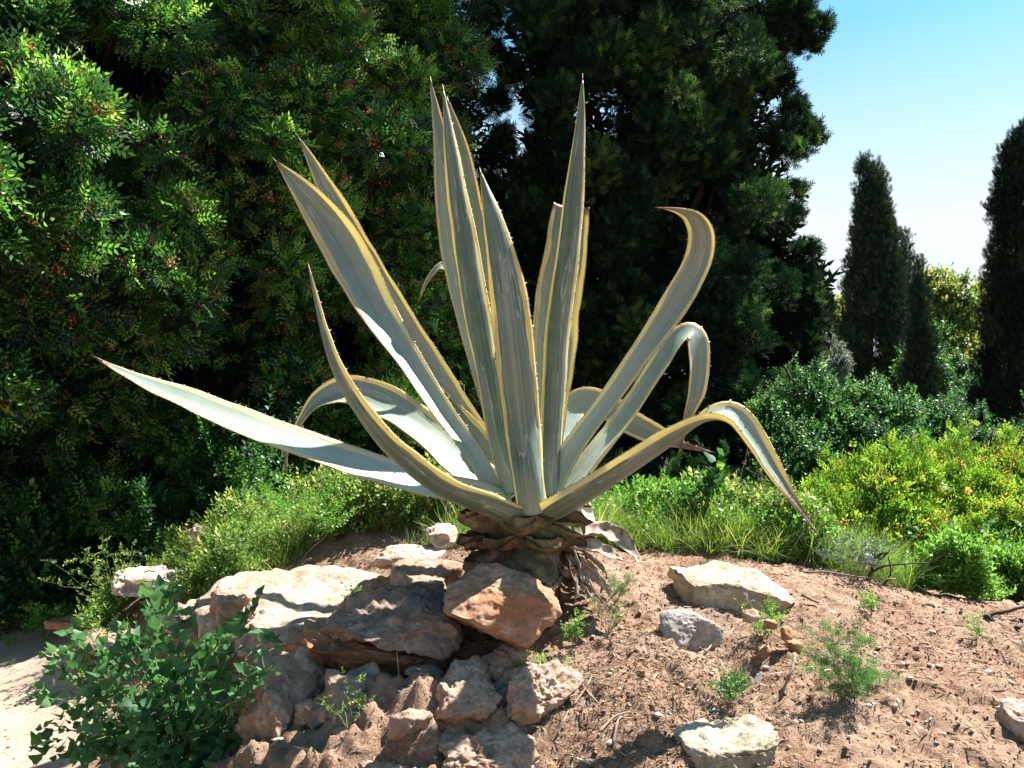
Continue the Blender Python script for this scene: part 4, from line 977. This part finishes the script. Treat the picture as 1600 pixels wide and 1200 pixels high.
bush('lime_shrub', 'broad yellow green shrub at the right edge, level with the horizon trees', 'shrub', lumps(8, 90, [(1420, 735, 870), (1470, 698, 870), (1500, 680, 870), (1550, 690, 870), (1640, 690, 870)], 6.6, 7.5, 18, 36), 11000, 'pinnate', 0.6, 1.0, 'shrub_lime', 1530, 7.3, up=1.0, vmean=0.55, vspread=0.25, shell=0.55)
bush('green_shrub', 'leafy green undergrowth shrub behind the agave on the right', 'shrub', lumps(9, 70, [(880, 730, 850), (960, 720, 850), (1050, 730, 850), (1130, 740, 850), (1220, 740, 850)], 7.6, 8.6, 20, 40), 8000, 'spray', 0.6, 1.1, 'cypress', 1050, 8.4, up=0.9, vmean=0.6, shell=0.5)

# low growth: a mass of leaves nobody could count
def carpet(name, label, poly, Y0, Y1, n, tmpl, smin, smax, mat, vmean=0.55, vs_=0.22, seed=0, height=0.25, dens=None):
    """plants rooted on the ground between two depths; poly gives x at each depth"""
    r = np.random.default_rng(seed); m = n * 3
    Y = r.uniform(Y0, Y1, m); u0 = np.interp(Y, [Y0, Y1], [poly[0][0], poly[1][0]]); u1 = np.interp(Y, [Y0, Y1], [poly[0][1], poly[1][1]])
    X = (r.uniform(u0, u1) - 800) / F * Y
    k = fbm(np.stack([X * 2.6, Y * 2.2, np.full(m, seed)], 1), 3, seed) * 1.2
    keep = k > r.uniform(-0.35, 0.85, m); X, Y, k = X[keep][:n], Y[keep][:n], k[keep][:n]
    Z = ground_z(X, Y, False)
    h = r.uniform(0, 1, len(X)) ** 1.2 * height * np.clip(0.7 + k, 0.3, 1.5)
    d = np.stack([r.normal(0, .5, len(X)), r.normal(0, .5, len(X)), np.full(len(X), 1.0)], 1)
    if height == 0: h = h * 0
    V = place(tmpl, np.stack([X, Y, Z + h], 1), frames(d), r.uniform(smin, smax, len(X)) * np.clip(0.8 + 0.4 * k, .5, 1.3), np.clip(r.normal(vmean, vs_, len(X)), 0, 1))
    o = foliage(name, [V], M[mat]); return tag(o, label, None, None, 'stuff')

carpet('wild_grass', 'pale green wild grass along the back of the bank', [(330, 1330), (250, 1420)], 4.45, 5.6, 5200, grass_tuft(8, 0.20, 0.0028, 4, 0.7), 0.5, 1.25, 'weed', 0.6, 0.2, 1, 0)
carpet('ground_cover', 'tangle of small leaved weeds behind the rocks on the left', [(330, 730), (200, 780)], 4.7, 5.9, 3600, T['herb'], 0.45, 0.95, 'weed', 0.5, 0.3, 2, 0.17)
carpet('ground_cover', 'tangle of small leaved weeds behind the agave on the right', [(900, 1290), (880, 1300)], 4.55, 6.0, 4600, T['herb'], 0.5, 1.05, 'herb', 0.5, 0.2, 3, 0.17)
carpet('dry_weeds', 'pale yellowish weeds mixed into the green growth behind the agave', [(900, 1300), (880, 1300)], 4.6, 5.8, 2600, T['herb'], 0.5, 1.1, 'weed', 0.5, 0.28, 13, 0.20)
carpet('long_grass', 'long thin grass blades along the back of the bank', [(850, 1420), (850, 1500)], 4.5, 5.3, 1300, grass_tuft(5, 0.34, 0.0022, 14, 0.6), 0.4, 1.15, 'weed', 0.5, 0.2, 14, 0)
carpet('ground_cover', 'bright green herbs in full sun at the right behind the bank', [(1270, 1760), (1260, 1700)], 4.6, 5.9, 10000, T['herb'], 0.55, 1.1, 'herb', 0.6, 0.2, 4, 0.17)
carpet('dark_undergrowth', 'shaded undergrowth at the foot of the mastic trees', [(-120, 420), (-60, 520)], 5.4, 6.8, 4500, T['twig'], 0.5, 1.0, 'mastic', 0.45, 0.2, 5, 0.55)
carpet('ground_cover', 'thin weeds among the stones between path and pale slab', [(120, 400), (150, 420)], 4.3, 5.4, 1500, T['herb'], 0.45, 0.95, 'weed', 0.5, 0.2, 6, 0.16)
# far ground growth out to the trees
def far_cover():
    n = 16000; r = np.random.default_rng(3); Y = r.uniform(6.2, 14, n); X = r.uniform(-0.9, 0.9, n) * Y
    keep = (X > -0.3 * Y); X, Y = X[keep], Y[keep]
    V = place(T['twig'], np.stack([X, Y, ground_z(X, Y, False) + r.uniform(0, .35, len(X))], 1), frames(np.stack([r.normal(0, .5, len(X)), r.normal(0, .5, len(X)), np.ones(len(X))], 1)), r.uniform(0.8, 1.6, len(X)), np.clip(r.normal(.4, .2, len(X)), 0, 1))
    tag(foliage('undergrowth', [V], M['shrub']), 'undergrowth covering the ground below the trees', None, None, 'stuff')
far_cover()

def stalk_plant(name, label, cat, base, tips, tmpl, mat, per, smin, smax, stem_r=0.0018, group=None, t0=0.2, vmean=0.5, flowers=None, stem_mat='stem', spread=0.02, sag=0.02, seed=0, up=0.4, upb=0.3):
    """stems from one base to the given tips with leaves along them"""
    r = np.random.default_rng(seed + 400); root = empty(name, base, label, cat, group); tb, pos, dr = [], [], []
    for i, tp in enumerate(tips):
        L = np.linalg.norm(np.array(tp) - base); c = wiggle(base, tp, 9, L * 0.04, seed * 50 + i, L * 0.05 + sag)
        tb.append(tube(c, np.linspace(stem_r, stem_r * 0.4, 9), 5))
        for k in range(per):
            t = r.uniform(t0, 1.0) ** 0.8; j = t * 8; a = min(int(j), 7); p = c[a] + (c[a + 1] - c[a]) * (j - a)
            d = r.normal(0, 1, 3); d[2] = d[2] * 0.4 + up; tg = c[a + 1] - c[a]; tg /= np.linalg.norm(tg)
            pos.append(p + r.normal(0, spread, 3) * (1 - 0.5 * t)); dr.append(d + tg * upb)
    tubes_obj('stem', tb, M[stem_mat], root)
    pos, dr = np.array(pos), np.array(dr)
    foliage('foliage', [place(tmpl, pos, frames(dr), r.uniform(smin, smax, len(pos)), np.clip(r.normal(vmean, .22, len(pos)), 0, 1))], M[mat], root)
    for (u, v, Y, s) in (flowers or []):
        c = P(u, v, Y); V, Fc, A = place(T['cluster'], c[None], frames(np.array([[0, -.5, 1.0]])), np.array([s / 0.03]), np.zeros(1))
        link('flower', mesh_np('flower', V, Fc), M['flower_yellow'], root)
    return root

# goosefoot leaf: blade lies in x (width), z (length), facing y
def goose_leaf():
    o = [(0, 0), (0.34, 0.16), (0.36, 0.36), (0.22, 0.55), (0.13, 0.78), (0, 1.0)]
    V = []
    for x, z in o: V.append([x, 0.10 * abs(x) * 2 - 0.10 * z * z, z])
    for x, z in o[1:-1]: V.append([-x, 0.10 * abs(x) * 2 - 0.10 * z * z, z])
    V += [[0, -0.10 * z * z, z] for z in (0.42, 0.70)]
    # 0 base,1..4 right,5 tip,6..9 left,10,11 midrib
    V.append([0, 0.02, -0.25]); V.append([0.02, 0.02, -0.25])
    Fc = [[0, 1, 2, 10], [10, 2, 3, 11], [11, 3, 4, 5], [0, 10, 7, 6], [10, 11, 8, 7], [11, 5, 9, 8], [12, 13, 0, 0]]
    return np.array(V), np.array(Fc[:-1])
T['goose'] = goose_leaf()
gb_ = P(265, 1290, 3.05); gb_[2] = gz(gb_[0], gb_[1])
r = np.random.default_rng(31); tips = []
for (u, v) in [(245, 905), (228, 935), (262, 925), (300, 955), (402, 945), (380, 975), (440, 1005), (425, 1040), (330, 1000), (350, 1030), (180, 985), (150, 1010), (110, 992), (72, 1015), (90, 1045), (58, 1085), (62, 1145), (50, 1170), (150, 1060), (215, 1000), (230, 1050), (280, 1040), (380, 1075),
               (445, 1095), (425, 1150), (455, 1185), (110, 1185), (200, 1100), (300, 1110), (250, 1140), (350, 1140), (160, 1150), (400, 1195), (220, 1190), (300, 1195), (120, 1110)]:
    tips.append(P(u, v, 3.0 + r.uniform(-.28, .25)))
stalk_plant('leafy_bush', 'dark green leafy weed bush in the lower left corner before the rocks', 'bush', gb_, tips, T['goose'], 'goosefoot', 62, 0.020, 0.056, 0.003, seed=1, spread=0.035, t0=0.12, vmean=0.5,
            flowers=[(212, 962, 2.95, .008), (298, 1187, 2.8, .008), (332, 1022, 2.9, .006)])
fb = P(1340, 1128, 2.92); fb[2] = gz(fb[0], fb[1]); tips = []
for (u, v) in [(1262, 985), (1285, 970), (1315, 990), (1340, 975), (1355, 1000), (1300, 1010), (1270, 1030), (1255, 1050), (1290, 1060), (1330, 1030), (1375, 1040), (1395, 1060), (1360, 1060), (1275, 1080), (1310, 1090), (1370, 1090), (1345, 1075), (1250, 1020), (1325, 1060), (1350, 1110), (1300, 1112)]:
    tips.append(P(u, v, 2.92 + r.uniform(-.12, .12)))
stalk_plant('feathery_shrub', 'small feathery green shrub growing alone on the bare red soil', 'shrub', fb, tips, T['fine'], 'feather', 26, 0.22, 0.42, 0.0015, seed=2, spread=0.012, t0=0.2, vmean=0.5, up=0.3, upb=0.8)
def little(name, label, u, v, Y, w, h, nst, per, tm, mat, smin, smax, seed, flowers=None, cat='weed', group=None, t0=0.3, sm='stem'):
    x = (u - 800) / F * Y; b = np.array([x, Y, gz(x, Y)]); rr = np.random.default_rng(seed); k = Y / F
    tips = [b + np.array([rr.uniform(-.5, .5) * w * k, rr.uniform(-.5, .5) * w * k, rr.uniform(.45, 1) * h * k]) for _ in range(nst)]
    return stalk_plant(name, label, cat, b, tips, T[tm], mat, per, smin, smax, 0.0011, seed=seed, flowers=flowers, spread=0.006, t0=t0, sag=0, group=group, stem_mat=sm)
little('small_weed', 'feathery little weed between the stem and the long white block', 960, 900, 3.65, 60, 55, 9, 12, 'fine', 'feather', .2, .35, 3)
little('small_weed', 'low weed with a yellow flower in front of the rust coloured boulder', 845, 1030, 3.0, 110, 30, 9, 8, 'herb', 'herb', .2, .4, 4, [(866, 1013, 2.98, .005)])
little('small_weed', 'blue green low weed left of the white scrap', 1135, 1110, 2.9, 80, 62, 12, 9, 'herb', 'shrub', .2, .4, 5)
little('small_weed', 'thin grass like weed right of the rust coloured boulder', 950, 1000, 3.35, 90, 80, 12, 3, 'herb', 'weed', .15, .3, 6)
little('small_weed', 'tiny green tuft alone near the ridge, right of the white block', 1362, 970, 3.7, 30, 34, 8, 8, 'herb', 'herb', .2, .35, 7)
little('small_weed', 'thin seedling with a dark stem near the right edge', 1526, 1000, 3.55, 40, 60, 5, 8, 'herb', 'herb', .2, .35, 8)
little('small_weed', 'weeds sprouting beside the reddish clods', 1190, 985, 3.35, 70, 60, 12, 8, 'herb', 'herb', .2, .4, 9)
little('small_weed', 'thin leafy weed in front of the dried leaves, right of the boulder', 893, 985, 3.2, 34, 78, 4, 12, 'herb', 'herb', .2, .35, 10)
little('small_weed', 'weed growing out of the crack behind the grey crusted slab', 590, 925, 3.8, 90, 60, 10, 10, 'herb', 'herb', .25, .45, 11)
little('small_weed', 'sparse budding weed at the bottom edge before the rocks', 545, 1215, 2.72, 110, 90, 6, 5, 'herb', 'weed', .2, .35, 12)
little('small_weed', 'leafy weed under the mastic tree at the far left', 70, 985, 5.4, 60, 60, 12, 10, 'herb', 'herb', .4, .7, 13)
little('small_weed', 'yellow flowered weed at the left edge', 8, 992, 5.3, 14, 26, 3, 6, 'herb', 'herb', .3, .5, 14, [(5, 973, 5.28, .012)])
little('tall_weed', 'tall blue green broad leaved plant rising from the weeds behind the agave', 1100, 880, 4.7, 60, 150, 4, 16, 'goose', 'shrub', .05, .09, 15, cat='plant')
little('tall_weed', 'tall yellow green weed behind the pale slab', 372, 905, 4.4, 70, 110, 12, 14, 'herb', 'weed', .3, .55, 16, cat='plant')
little('tall_weed', 'branching weed with small white flowers beside the path', 195, 920, 4.9, 190, 120, 16, 10, 'herb', 'weed', .3, .5, 17, cat='plant')
little('tall_weed', 'leafy weeds on the stone ridge left of the stem', 480, 850, 4.7, 200, 120, 26, 16, 'herb', 'herb', .35, .65, 18, cat='plant')
little('tall_weed', 'silvery weed around the white plastic scrap', 1340, 915, 4.35, 120, 75, 20, 10, 'herb', 'shrub_grey', .3, .5, 19, cat='plant')
# dry flower stalks with seed heads
def stalks(lst, label):
    for i, (u0, v0, u1, v1, Y) in enumerate(lst):
        b = P(u0, v0, Y); b[2] = gz(b[0], b[1]); tp = P(u1, v1, Y)
        root = empty('dry_stalk', b, label, 'stalk', 'thin dry stalks behind the agave')
        c = wiggle(b, tp, 10, 0.012, 60 + i, 0.02)
        tubes_obj('stem', [tube(c, np.linspace(.0022, .001, 10), 5)], M['straw_stem'], root)
        ps = c[5:] ; ps = np.repeat(ps, 3, 0) + rng.normal(0, .012, (len(ps) * 3, 3))
        foliage('seed_heads', [place(T['cluster'], ps, frames(rng.normal(0, 1, ps.shape)), rng.uniform(.25, .5, len(ps)), rng.uniform(.4, .9, len(ps)))], M['straw'], root)
M['straw_stem'] = plain_mat('straw_stem', (0.28, 0.22, 0.12), (0.42, 0.36, 0.22), 20, 0.8, 0.1, 0.002)
stalks([(745, 780, 725, 600, 4.4), (700, 800, 675, 660, 4.6), (905, 820, 890, 660, 4.3), (1140, 850, 1170, 690, 4.8), (1180, 860, 1185, 740, 4.8), (1010, 840, 1040, 720, 4.8), (1225, 880, 1275, 800, 4.5), (640, 800, 615, 700, 4.9)], 'thin dry weed stalk with small brown seed heads behind the agave')
for i, (u0, v0, u1, v1, Y) in enumerate([(470, 870, 560, 800, 4.55), (735, 870, 660, 740, 4.5), (1000, 860, 1075, 745, 4.5), (1250, 890, 1300, 790, 4.4), (1090, 870, 1030, 760, 4.5), (620, 1075, 628, 990, 3.0), (1060, 860, 1130, 800, 4.45), (1175, 965, 1165, 900, 3.4)]):
    b = P(u0, v0, Y); tp = P(u1, v1, Y)
    o = tubes_obj('grass_stalk', [tube(wiggle(b - [0, 0, .03], tp, 9, 0.008, 80 + i, 0.03), np.linspace(.0016, .0006, 9), 4)], M['straw_stem'])
    tag(o, 'single long thin grass stalk standing up from the bank', 'grass stalk', 'long single grass stalks')

# dead branch, sticks, scraps, cinders along the ridge
def stick(label, pts, r0, r1, mat='twig', group=None, name='stick', cat='stick', branches=()):
    pp = [P(*p) for p in pts]
    q = catmull(np.array([[*p, 0] for p in pp]), 14)[:, :3]; q = q + 0.003 * np.stack([fbm(q * 30, 2, 1), fbm(q * 30, 2, 2), fbm(q * 30, 2, 3)], 1)
    tb = [tube(q, np.linspace(r0, r1, 14), 7)]
    for br in branches:
        bp = np.array([P(*p) for p in br]); tb.append(tube(catmull(np.hstack([bp, np.zeros((len(bp), 1))]), 8)[:, :3], np.linspace(r1 * 1.3, r1 * 0.4, 8), 5))
    return tag(tubes_obj(name, tb, M[mat]), label, cat, group)
stick('dark forked dead branch sticking up by the white plastic scrap', [(1352, 918, 4.3), (1362, 890, 4.3), (1372, 868, 4.28), (1388, 862, 4.28)], .012, .006, 'bark', branches=[[(1366, 882, 4.28), (1385, 866, 4.28), (1392, 858, 4.28)], [(1360, 895, 4.3), (1385, 884, 4.25), (1455, 879, 4.2)], [(1380, 915, 4.3), (1392, 895, 4.3), (1388, 870, 4.28)]])
stick('long pale stick lying along the ridge at the edge of the grass', [(1245, 893, 4.3), (1300, 895, 4.28), (1350, 903, 4.25), (1400, 905, 4.22)], .006, .004)
stick('grey stick leaning out of the washed-out hollow', [(1242, 1020, 3.05), (1238, 1045, 3.0), (1228, 1065, 2.98), (1222, 1082, 2.97)], .007, .004)
stick('dark stick lying at the right end of the ridge', [(1540, 962, 4.1), (1570, 955, 4.1), (1605, 948, 4.1)], .010, .007, 'bark')
stick('brown stick on the soil below the right end of the white block', [(1252, 930, 3.7), (1265, 936, 3.68), (1280, 941, 3.66)], .005, .003, 'bark')
V, Fc = ICO[3]; rag = V * np.array([.026, .018, .032]) * (1 + .5 * fbm(V * 2.2, 3, 4))[:, None]
o = link('plastic_scrap', mesh_np('plastic_scrap', rag, Fc), M['white_rag']); o.location = tuple(P(1358, 874, 4.35)); tag(o, 'crumpled white plastic scrap caught in the weeds on the ridge', 'litter')
V, Fc = ICO[3]; rag = V * np.array([.012, .004, .028]) * (1 + .4 * fbm(V * 2.2, 3, 6))[:, None]
o = link('white_scrap', mesh_np('white_scrap', rag, Fc), M['white_rag']); p = P(1184, 1062, 2.98); o.location = tuple(p); o.rotation_euler = (.3, .3, 0); tag(o, 'small white scrap standing in the red earth near the hollow', 'litter')
V, Fc = ICO[2]; o = link('teal_scrap', mesh_np('teal_scrap', V * [.012, .004, .003] * (1 + .3 * fbm(V * 2, 2, 1))[:, None], Fc), M['teal']); x = (1113 - 800) / F * 2.86; o.location = (x, 2.86, gz(x, 2.86) + .006); o.rotation_euler = (0, -.3, .4); tag(o, 'tiny teal plastic scrap on the soil above the mossy rock', 'litter')
cin = ICO[2][0] * (1 + .5 * fbm(ICO[2][0] * 2, 2, 3))[:, None] * [1, .8, .6]; cme = mesh_np('cinder', cin, ICO[2][1]); cme.materials.append(M['charcoal'])
for i in range(34):
    u, v = (rng.normal(1386, 12), 934) if i < 9 else (rng.uniform(1440, 1605), 0)
    Y = 4.05 + rng.normal(0, .06) if i >= 9 else 3.98 + rng.normal(0, .03)
    x = (u - 800) / F * Y; s = rng.uniform(.007, .02); o = bpy.data.objects.new('cinder', cme); o.scale = (s, s, s); o.location = (x, Y, gz(x, Y) + s * .3); o.rotation_euler = (0, 0, rng.uniform(0, 6)); COL.objects.link(o)
    tag(o, 'black cinder lump on the ridge between bare soil and green herbs' if i >= 9 else 'black cinder in the small heap near the dead branch', 'cinder', 'cinders along the ridge' if i >= 9 else 'heap of cinders near the dead branch')
# grey broken leaf stalks by the pitted pink rock
for i, (a, b_, c) in enumerate([((868, 1108), (900, 1088), (930, 1082)), ((905, 1110), (940, 1106), (965, 1104)), ((920, 1115), (930, 1128), (940, 1132)), ((880, 1072), (900, 1080), (915, 1100)), ((870, 1120), (885, 1100), (890, 1075)), ((855, 1145), (862, 1130), (868, 1125)),
                              ((908, 1150), (913, 1135), (918, 1125)), ((895, 1130), (915, 1110), (925, 1090)), ((875, 1090), (905, 1098), (925, 1118)), ((935, 1165), (960, 1150), (985, 1140)), ((958, 1180), (965, 1160), (972, 1145)), ((870, 1165), (882, 1155), (888, 1140)), ((1160, 1060), (1175, 1050), (1190, 1035)), ((1075, 1000), (1100, 1008), (1130, 1005)), ((1100, 1010), (1115, 995), (1122, 985))]):
    pts = []
    for k, (u, v) in enumerate((a, b_, c)):
        Y = np.interp(v, [980, 1040, 1110, 1200], [3.45, 3.12, 2.9, 2.62]); x = (u - 800) / F * Y; pts.append([x, Y, gz(x, Y) + .006 + .012 * (k == 1), 0])
    q = catmull(np.array(pts), 10)[:, :3]
    tag(tubes_obj('dry_twig', [tube(q, np.linspace(.0045, .002, 10) * rng.uniform(.6, 1.1), 6)], M['twig']), 'grey broken dry twig in the tangle right of the pitted pink rock' if i < 12 else 'thin dry twig lying by the two faced grey stone', 'twig', 'tangle of dry grey twigs' if i < 12 else 'thin twigs by the grey stone')

# litter and gravel
def litter(name, label, n, box, tmpl, smin, smax, mat, vm, seed, flat=0.25, den=None):
    r = np.random.default_rng(seed); X = r.uniform(box[0], box[1], n); Y = r.uniform(box[2], box[3], n)
    if den is not None: k = r.uniform(0, 1, n) < den(X, Y); X, Y = X[k], Y[k]
    Z = ground_z(X, Y) + 0.002; n = len(X)
    d = np.stack([r.normal(0, 1, n), r.normal(0, 1, n), np.abs(r.normal(0, flat, n))], 1)
    s = r.uniform(smin, smax, n) ** 1.0 * r.choice([.6, .8, 1, 1.5], n)
    o = foliage(name, [place(tmpl, np.stack([X, Y, Z], 1), frames(d), s, np.clip(r.normal(vm, .25, n), 0, 1))], M[mat]); tag(o, label, None, None, 'stuff')
bit = (np.array([[0, 0, -1], [.09, 0, 0], [0, .05, 1.0], [-.09, 0, 0], [0, .1, 0.1]], float), np.array([[0, 1, 4, 4], [0, 1, 2, 3], [1, 2, 4, 4]])[1:2])
bit = (np.array([[-.08, 0, -1], [.08, 0, -1], [.1, .07, .1], [-.1, .07, .1], [.03, 0, 1], [-.03, 0, 1]], float), np.array([[0, 1, 2, 3], [3, 2, 4, 5]]))
heap = lambda X, Y: np.clip(1.3 * np.exp(-((X - 0.42) / 0.30) ** 2 - ((Y - 2.95) / 0.42) ** 2) + 0.10, 0, 1)
litter('straw_litter', 'brown chopped straw and bark litter on the soil in the middle of the bank', 70000, (-0.5, 2.4, 2.3, 3.9), bit, .005, .015, 'straw', .42, 1, .35, heap)
litter('dry_litter', 'scattered dry stalks and leaf scraps over the bank', 5000, (-1.2, 2.6, 2.4, 4.5), bit, .010, .026, 'straw', .6, 2, .15, lambda X, Y: .5 + .5 * (fbm(np.stack([X * 2, Y * 2, X * 0], 1), 2, 5) > 0))
litter('gravel', 'fine gravel and crumbs of red earth over the bank', 60000, (-1.4, 2.7, 2.3, 4.5), (ICO[1][0] * np.array([1, .8, .6]), np.hstack([ICO[1][1], ICO[1][1][:, 2:]])[:0]), .001, .001, 'gravel', .5, 3) if False else None
def gravel():
    r = np.random.default_rng(9); n = 62000; X = r.uniform(-2.8, 2.8, n); Y = r.uniform(2.3, 4.6, n)
    k = fbm(np.stack([X * 3, Y * 3, X * 0], 1), 3, 8) > r.uniform(-1.0, .8, n); X, Y = X[k], Y[k]; n = len(X)
    t = np.array([[1, 0, 0], [-1, 0, 0], [0, 1, 0], [0, -1, 0], [0, 0, .8], [0, 0, -.5]], float); fc = np.array([[0, 2, 4], [2, 1, 4], [1, 3, 4], [3, 0, 4], [2, 0, 5], [1, 2, 5], [3, 1, 5], [0, 3, 5]])
    s = np.exp(r.normal(np.log(.0035), .5, n)); sc = np.stack([s, s * r.uniform(.6, 1, n), s * r.uniform(.5, .9, n)], 1)
    tv = place((t, fc), np.stack([X, Y, ground_z(X, Y) + s * .2], 1), frames(np.stack([r.normal(0, .4, n), r.normal(0, .4, n), np.ones(n)], 1)), sc, np.clip(r.normal(.45, .28, n), 0, 1))
    tag(foliage('gravel', [tv], M['gravel']), 'fine gravel and crumbs of red earth over the bank', None, None, 'stuff')
gravel()

# ------------------------------------------------------------------ labels that tell the small repeats apart by what they lie next to
MARKS = {'the rust coloured boulder': (790, 948), 'the grey crusted slab': (612, 967), 'the pitted pink rock': (838, 1085), 'the crumbling rock': (725, 1090), 'the lichen spotted rock': (555, 1120),
         'the long white block': (1140, 925), 'the two faced grey stone': (1082, 990), 'the half buried buff rock': (1150, 1168), 'the feathery shrub': (1320, 1060), 'the rock at the right edge': (1612, 1135),
         'the teal scrap': (1113, 1115), 'the forked dead branch': (1375, 890), 'the tuft near the ridge': (1362, 965), 'the seedling by the right edge': (1526, 985), 'the leafy bush': (330, 1080), 'the agave stem': (822, 850)}
ORD = ['leftmost', 'second from left', 'third from left', 'fourth from left', 'fifth from left', 'sixth from left', 'seventh from left', 'eighth from left', 'ninth from left', 'tenth from left', 'eleventh from left', 'twelfth from left',
       'thirteenth from left', 'fourteenth from left', 'fifteenth from left', 'sixteenth from left', 'seventeenth from left', 'eighteenth from left', 'nineteenth from left', 'twentieth from left']
def label_by_place(group, what):
    bins = {}
    for o in list(COL.objects):
        if o.get('group') != group or o.parent: continue
        c = o.location if (o.location.length > 0.01) else sum((v.co for v in o.data.vertices), Vector()) / len(o.data.vertices)
        u, v = 800 + c.x / c.y * F, 600 - (c.z - EYE) / c.y * F
        mk = min(MARKS, key=lambda k: (MARKS[k][0] - u) ** 2 + (MARKS[k][1] - v) ** 2); du, dv = u - MARKS[mk][0], v - MARKS[mk][1]
        side = ('left of' if du < 0 else 'right of') if abs(du) > abs(dv) else ('above' if dv < 0 else 'below')
        bins.setdefault(side + ' ' + mk, []).append((u, o))
    for key, lst in bins.items():
        lst.sort(key=lambda t: t[0])
        for i, (u, o) in enumerate(lst):
            o['label'] = what + ' ' + key if len(lst) == 1 else what + ' ' + key + ', ' + ORD[min(i, 19)]
label_by_place('rubble at the foot of the bank', 'pinkish rubble stone')
label_by_place('loose stones on the bare soil', 'small loose stone')
label_by_place('clods at the washed-out hollow', 'reddish earth clod')
label_by_place('cinders along the ridge', 'black cinder lump')
label_by_place('heap of cinders near the dead branch', 'black cinder of the small heap')
label_by_place('tangle of dry grey twigs', 'grey broken dry twig')
label_by_place('thin twigs by the grey stone', 'thin dry twig')
label_by_place('thin dry stalks behind the agave', 'thin dry weed stalk with seed heads')
label_by_place('long single grass stalks', 'single long thin grass stalk')
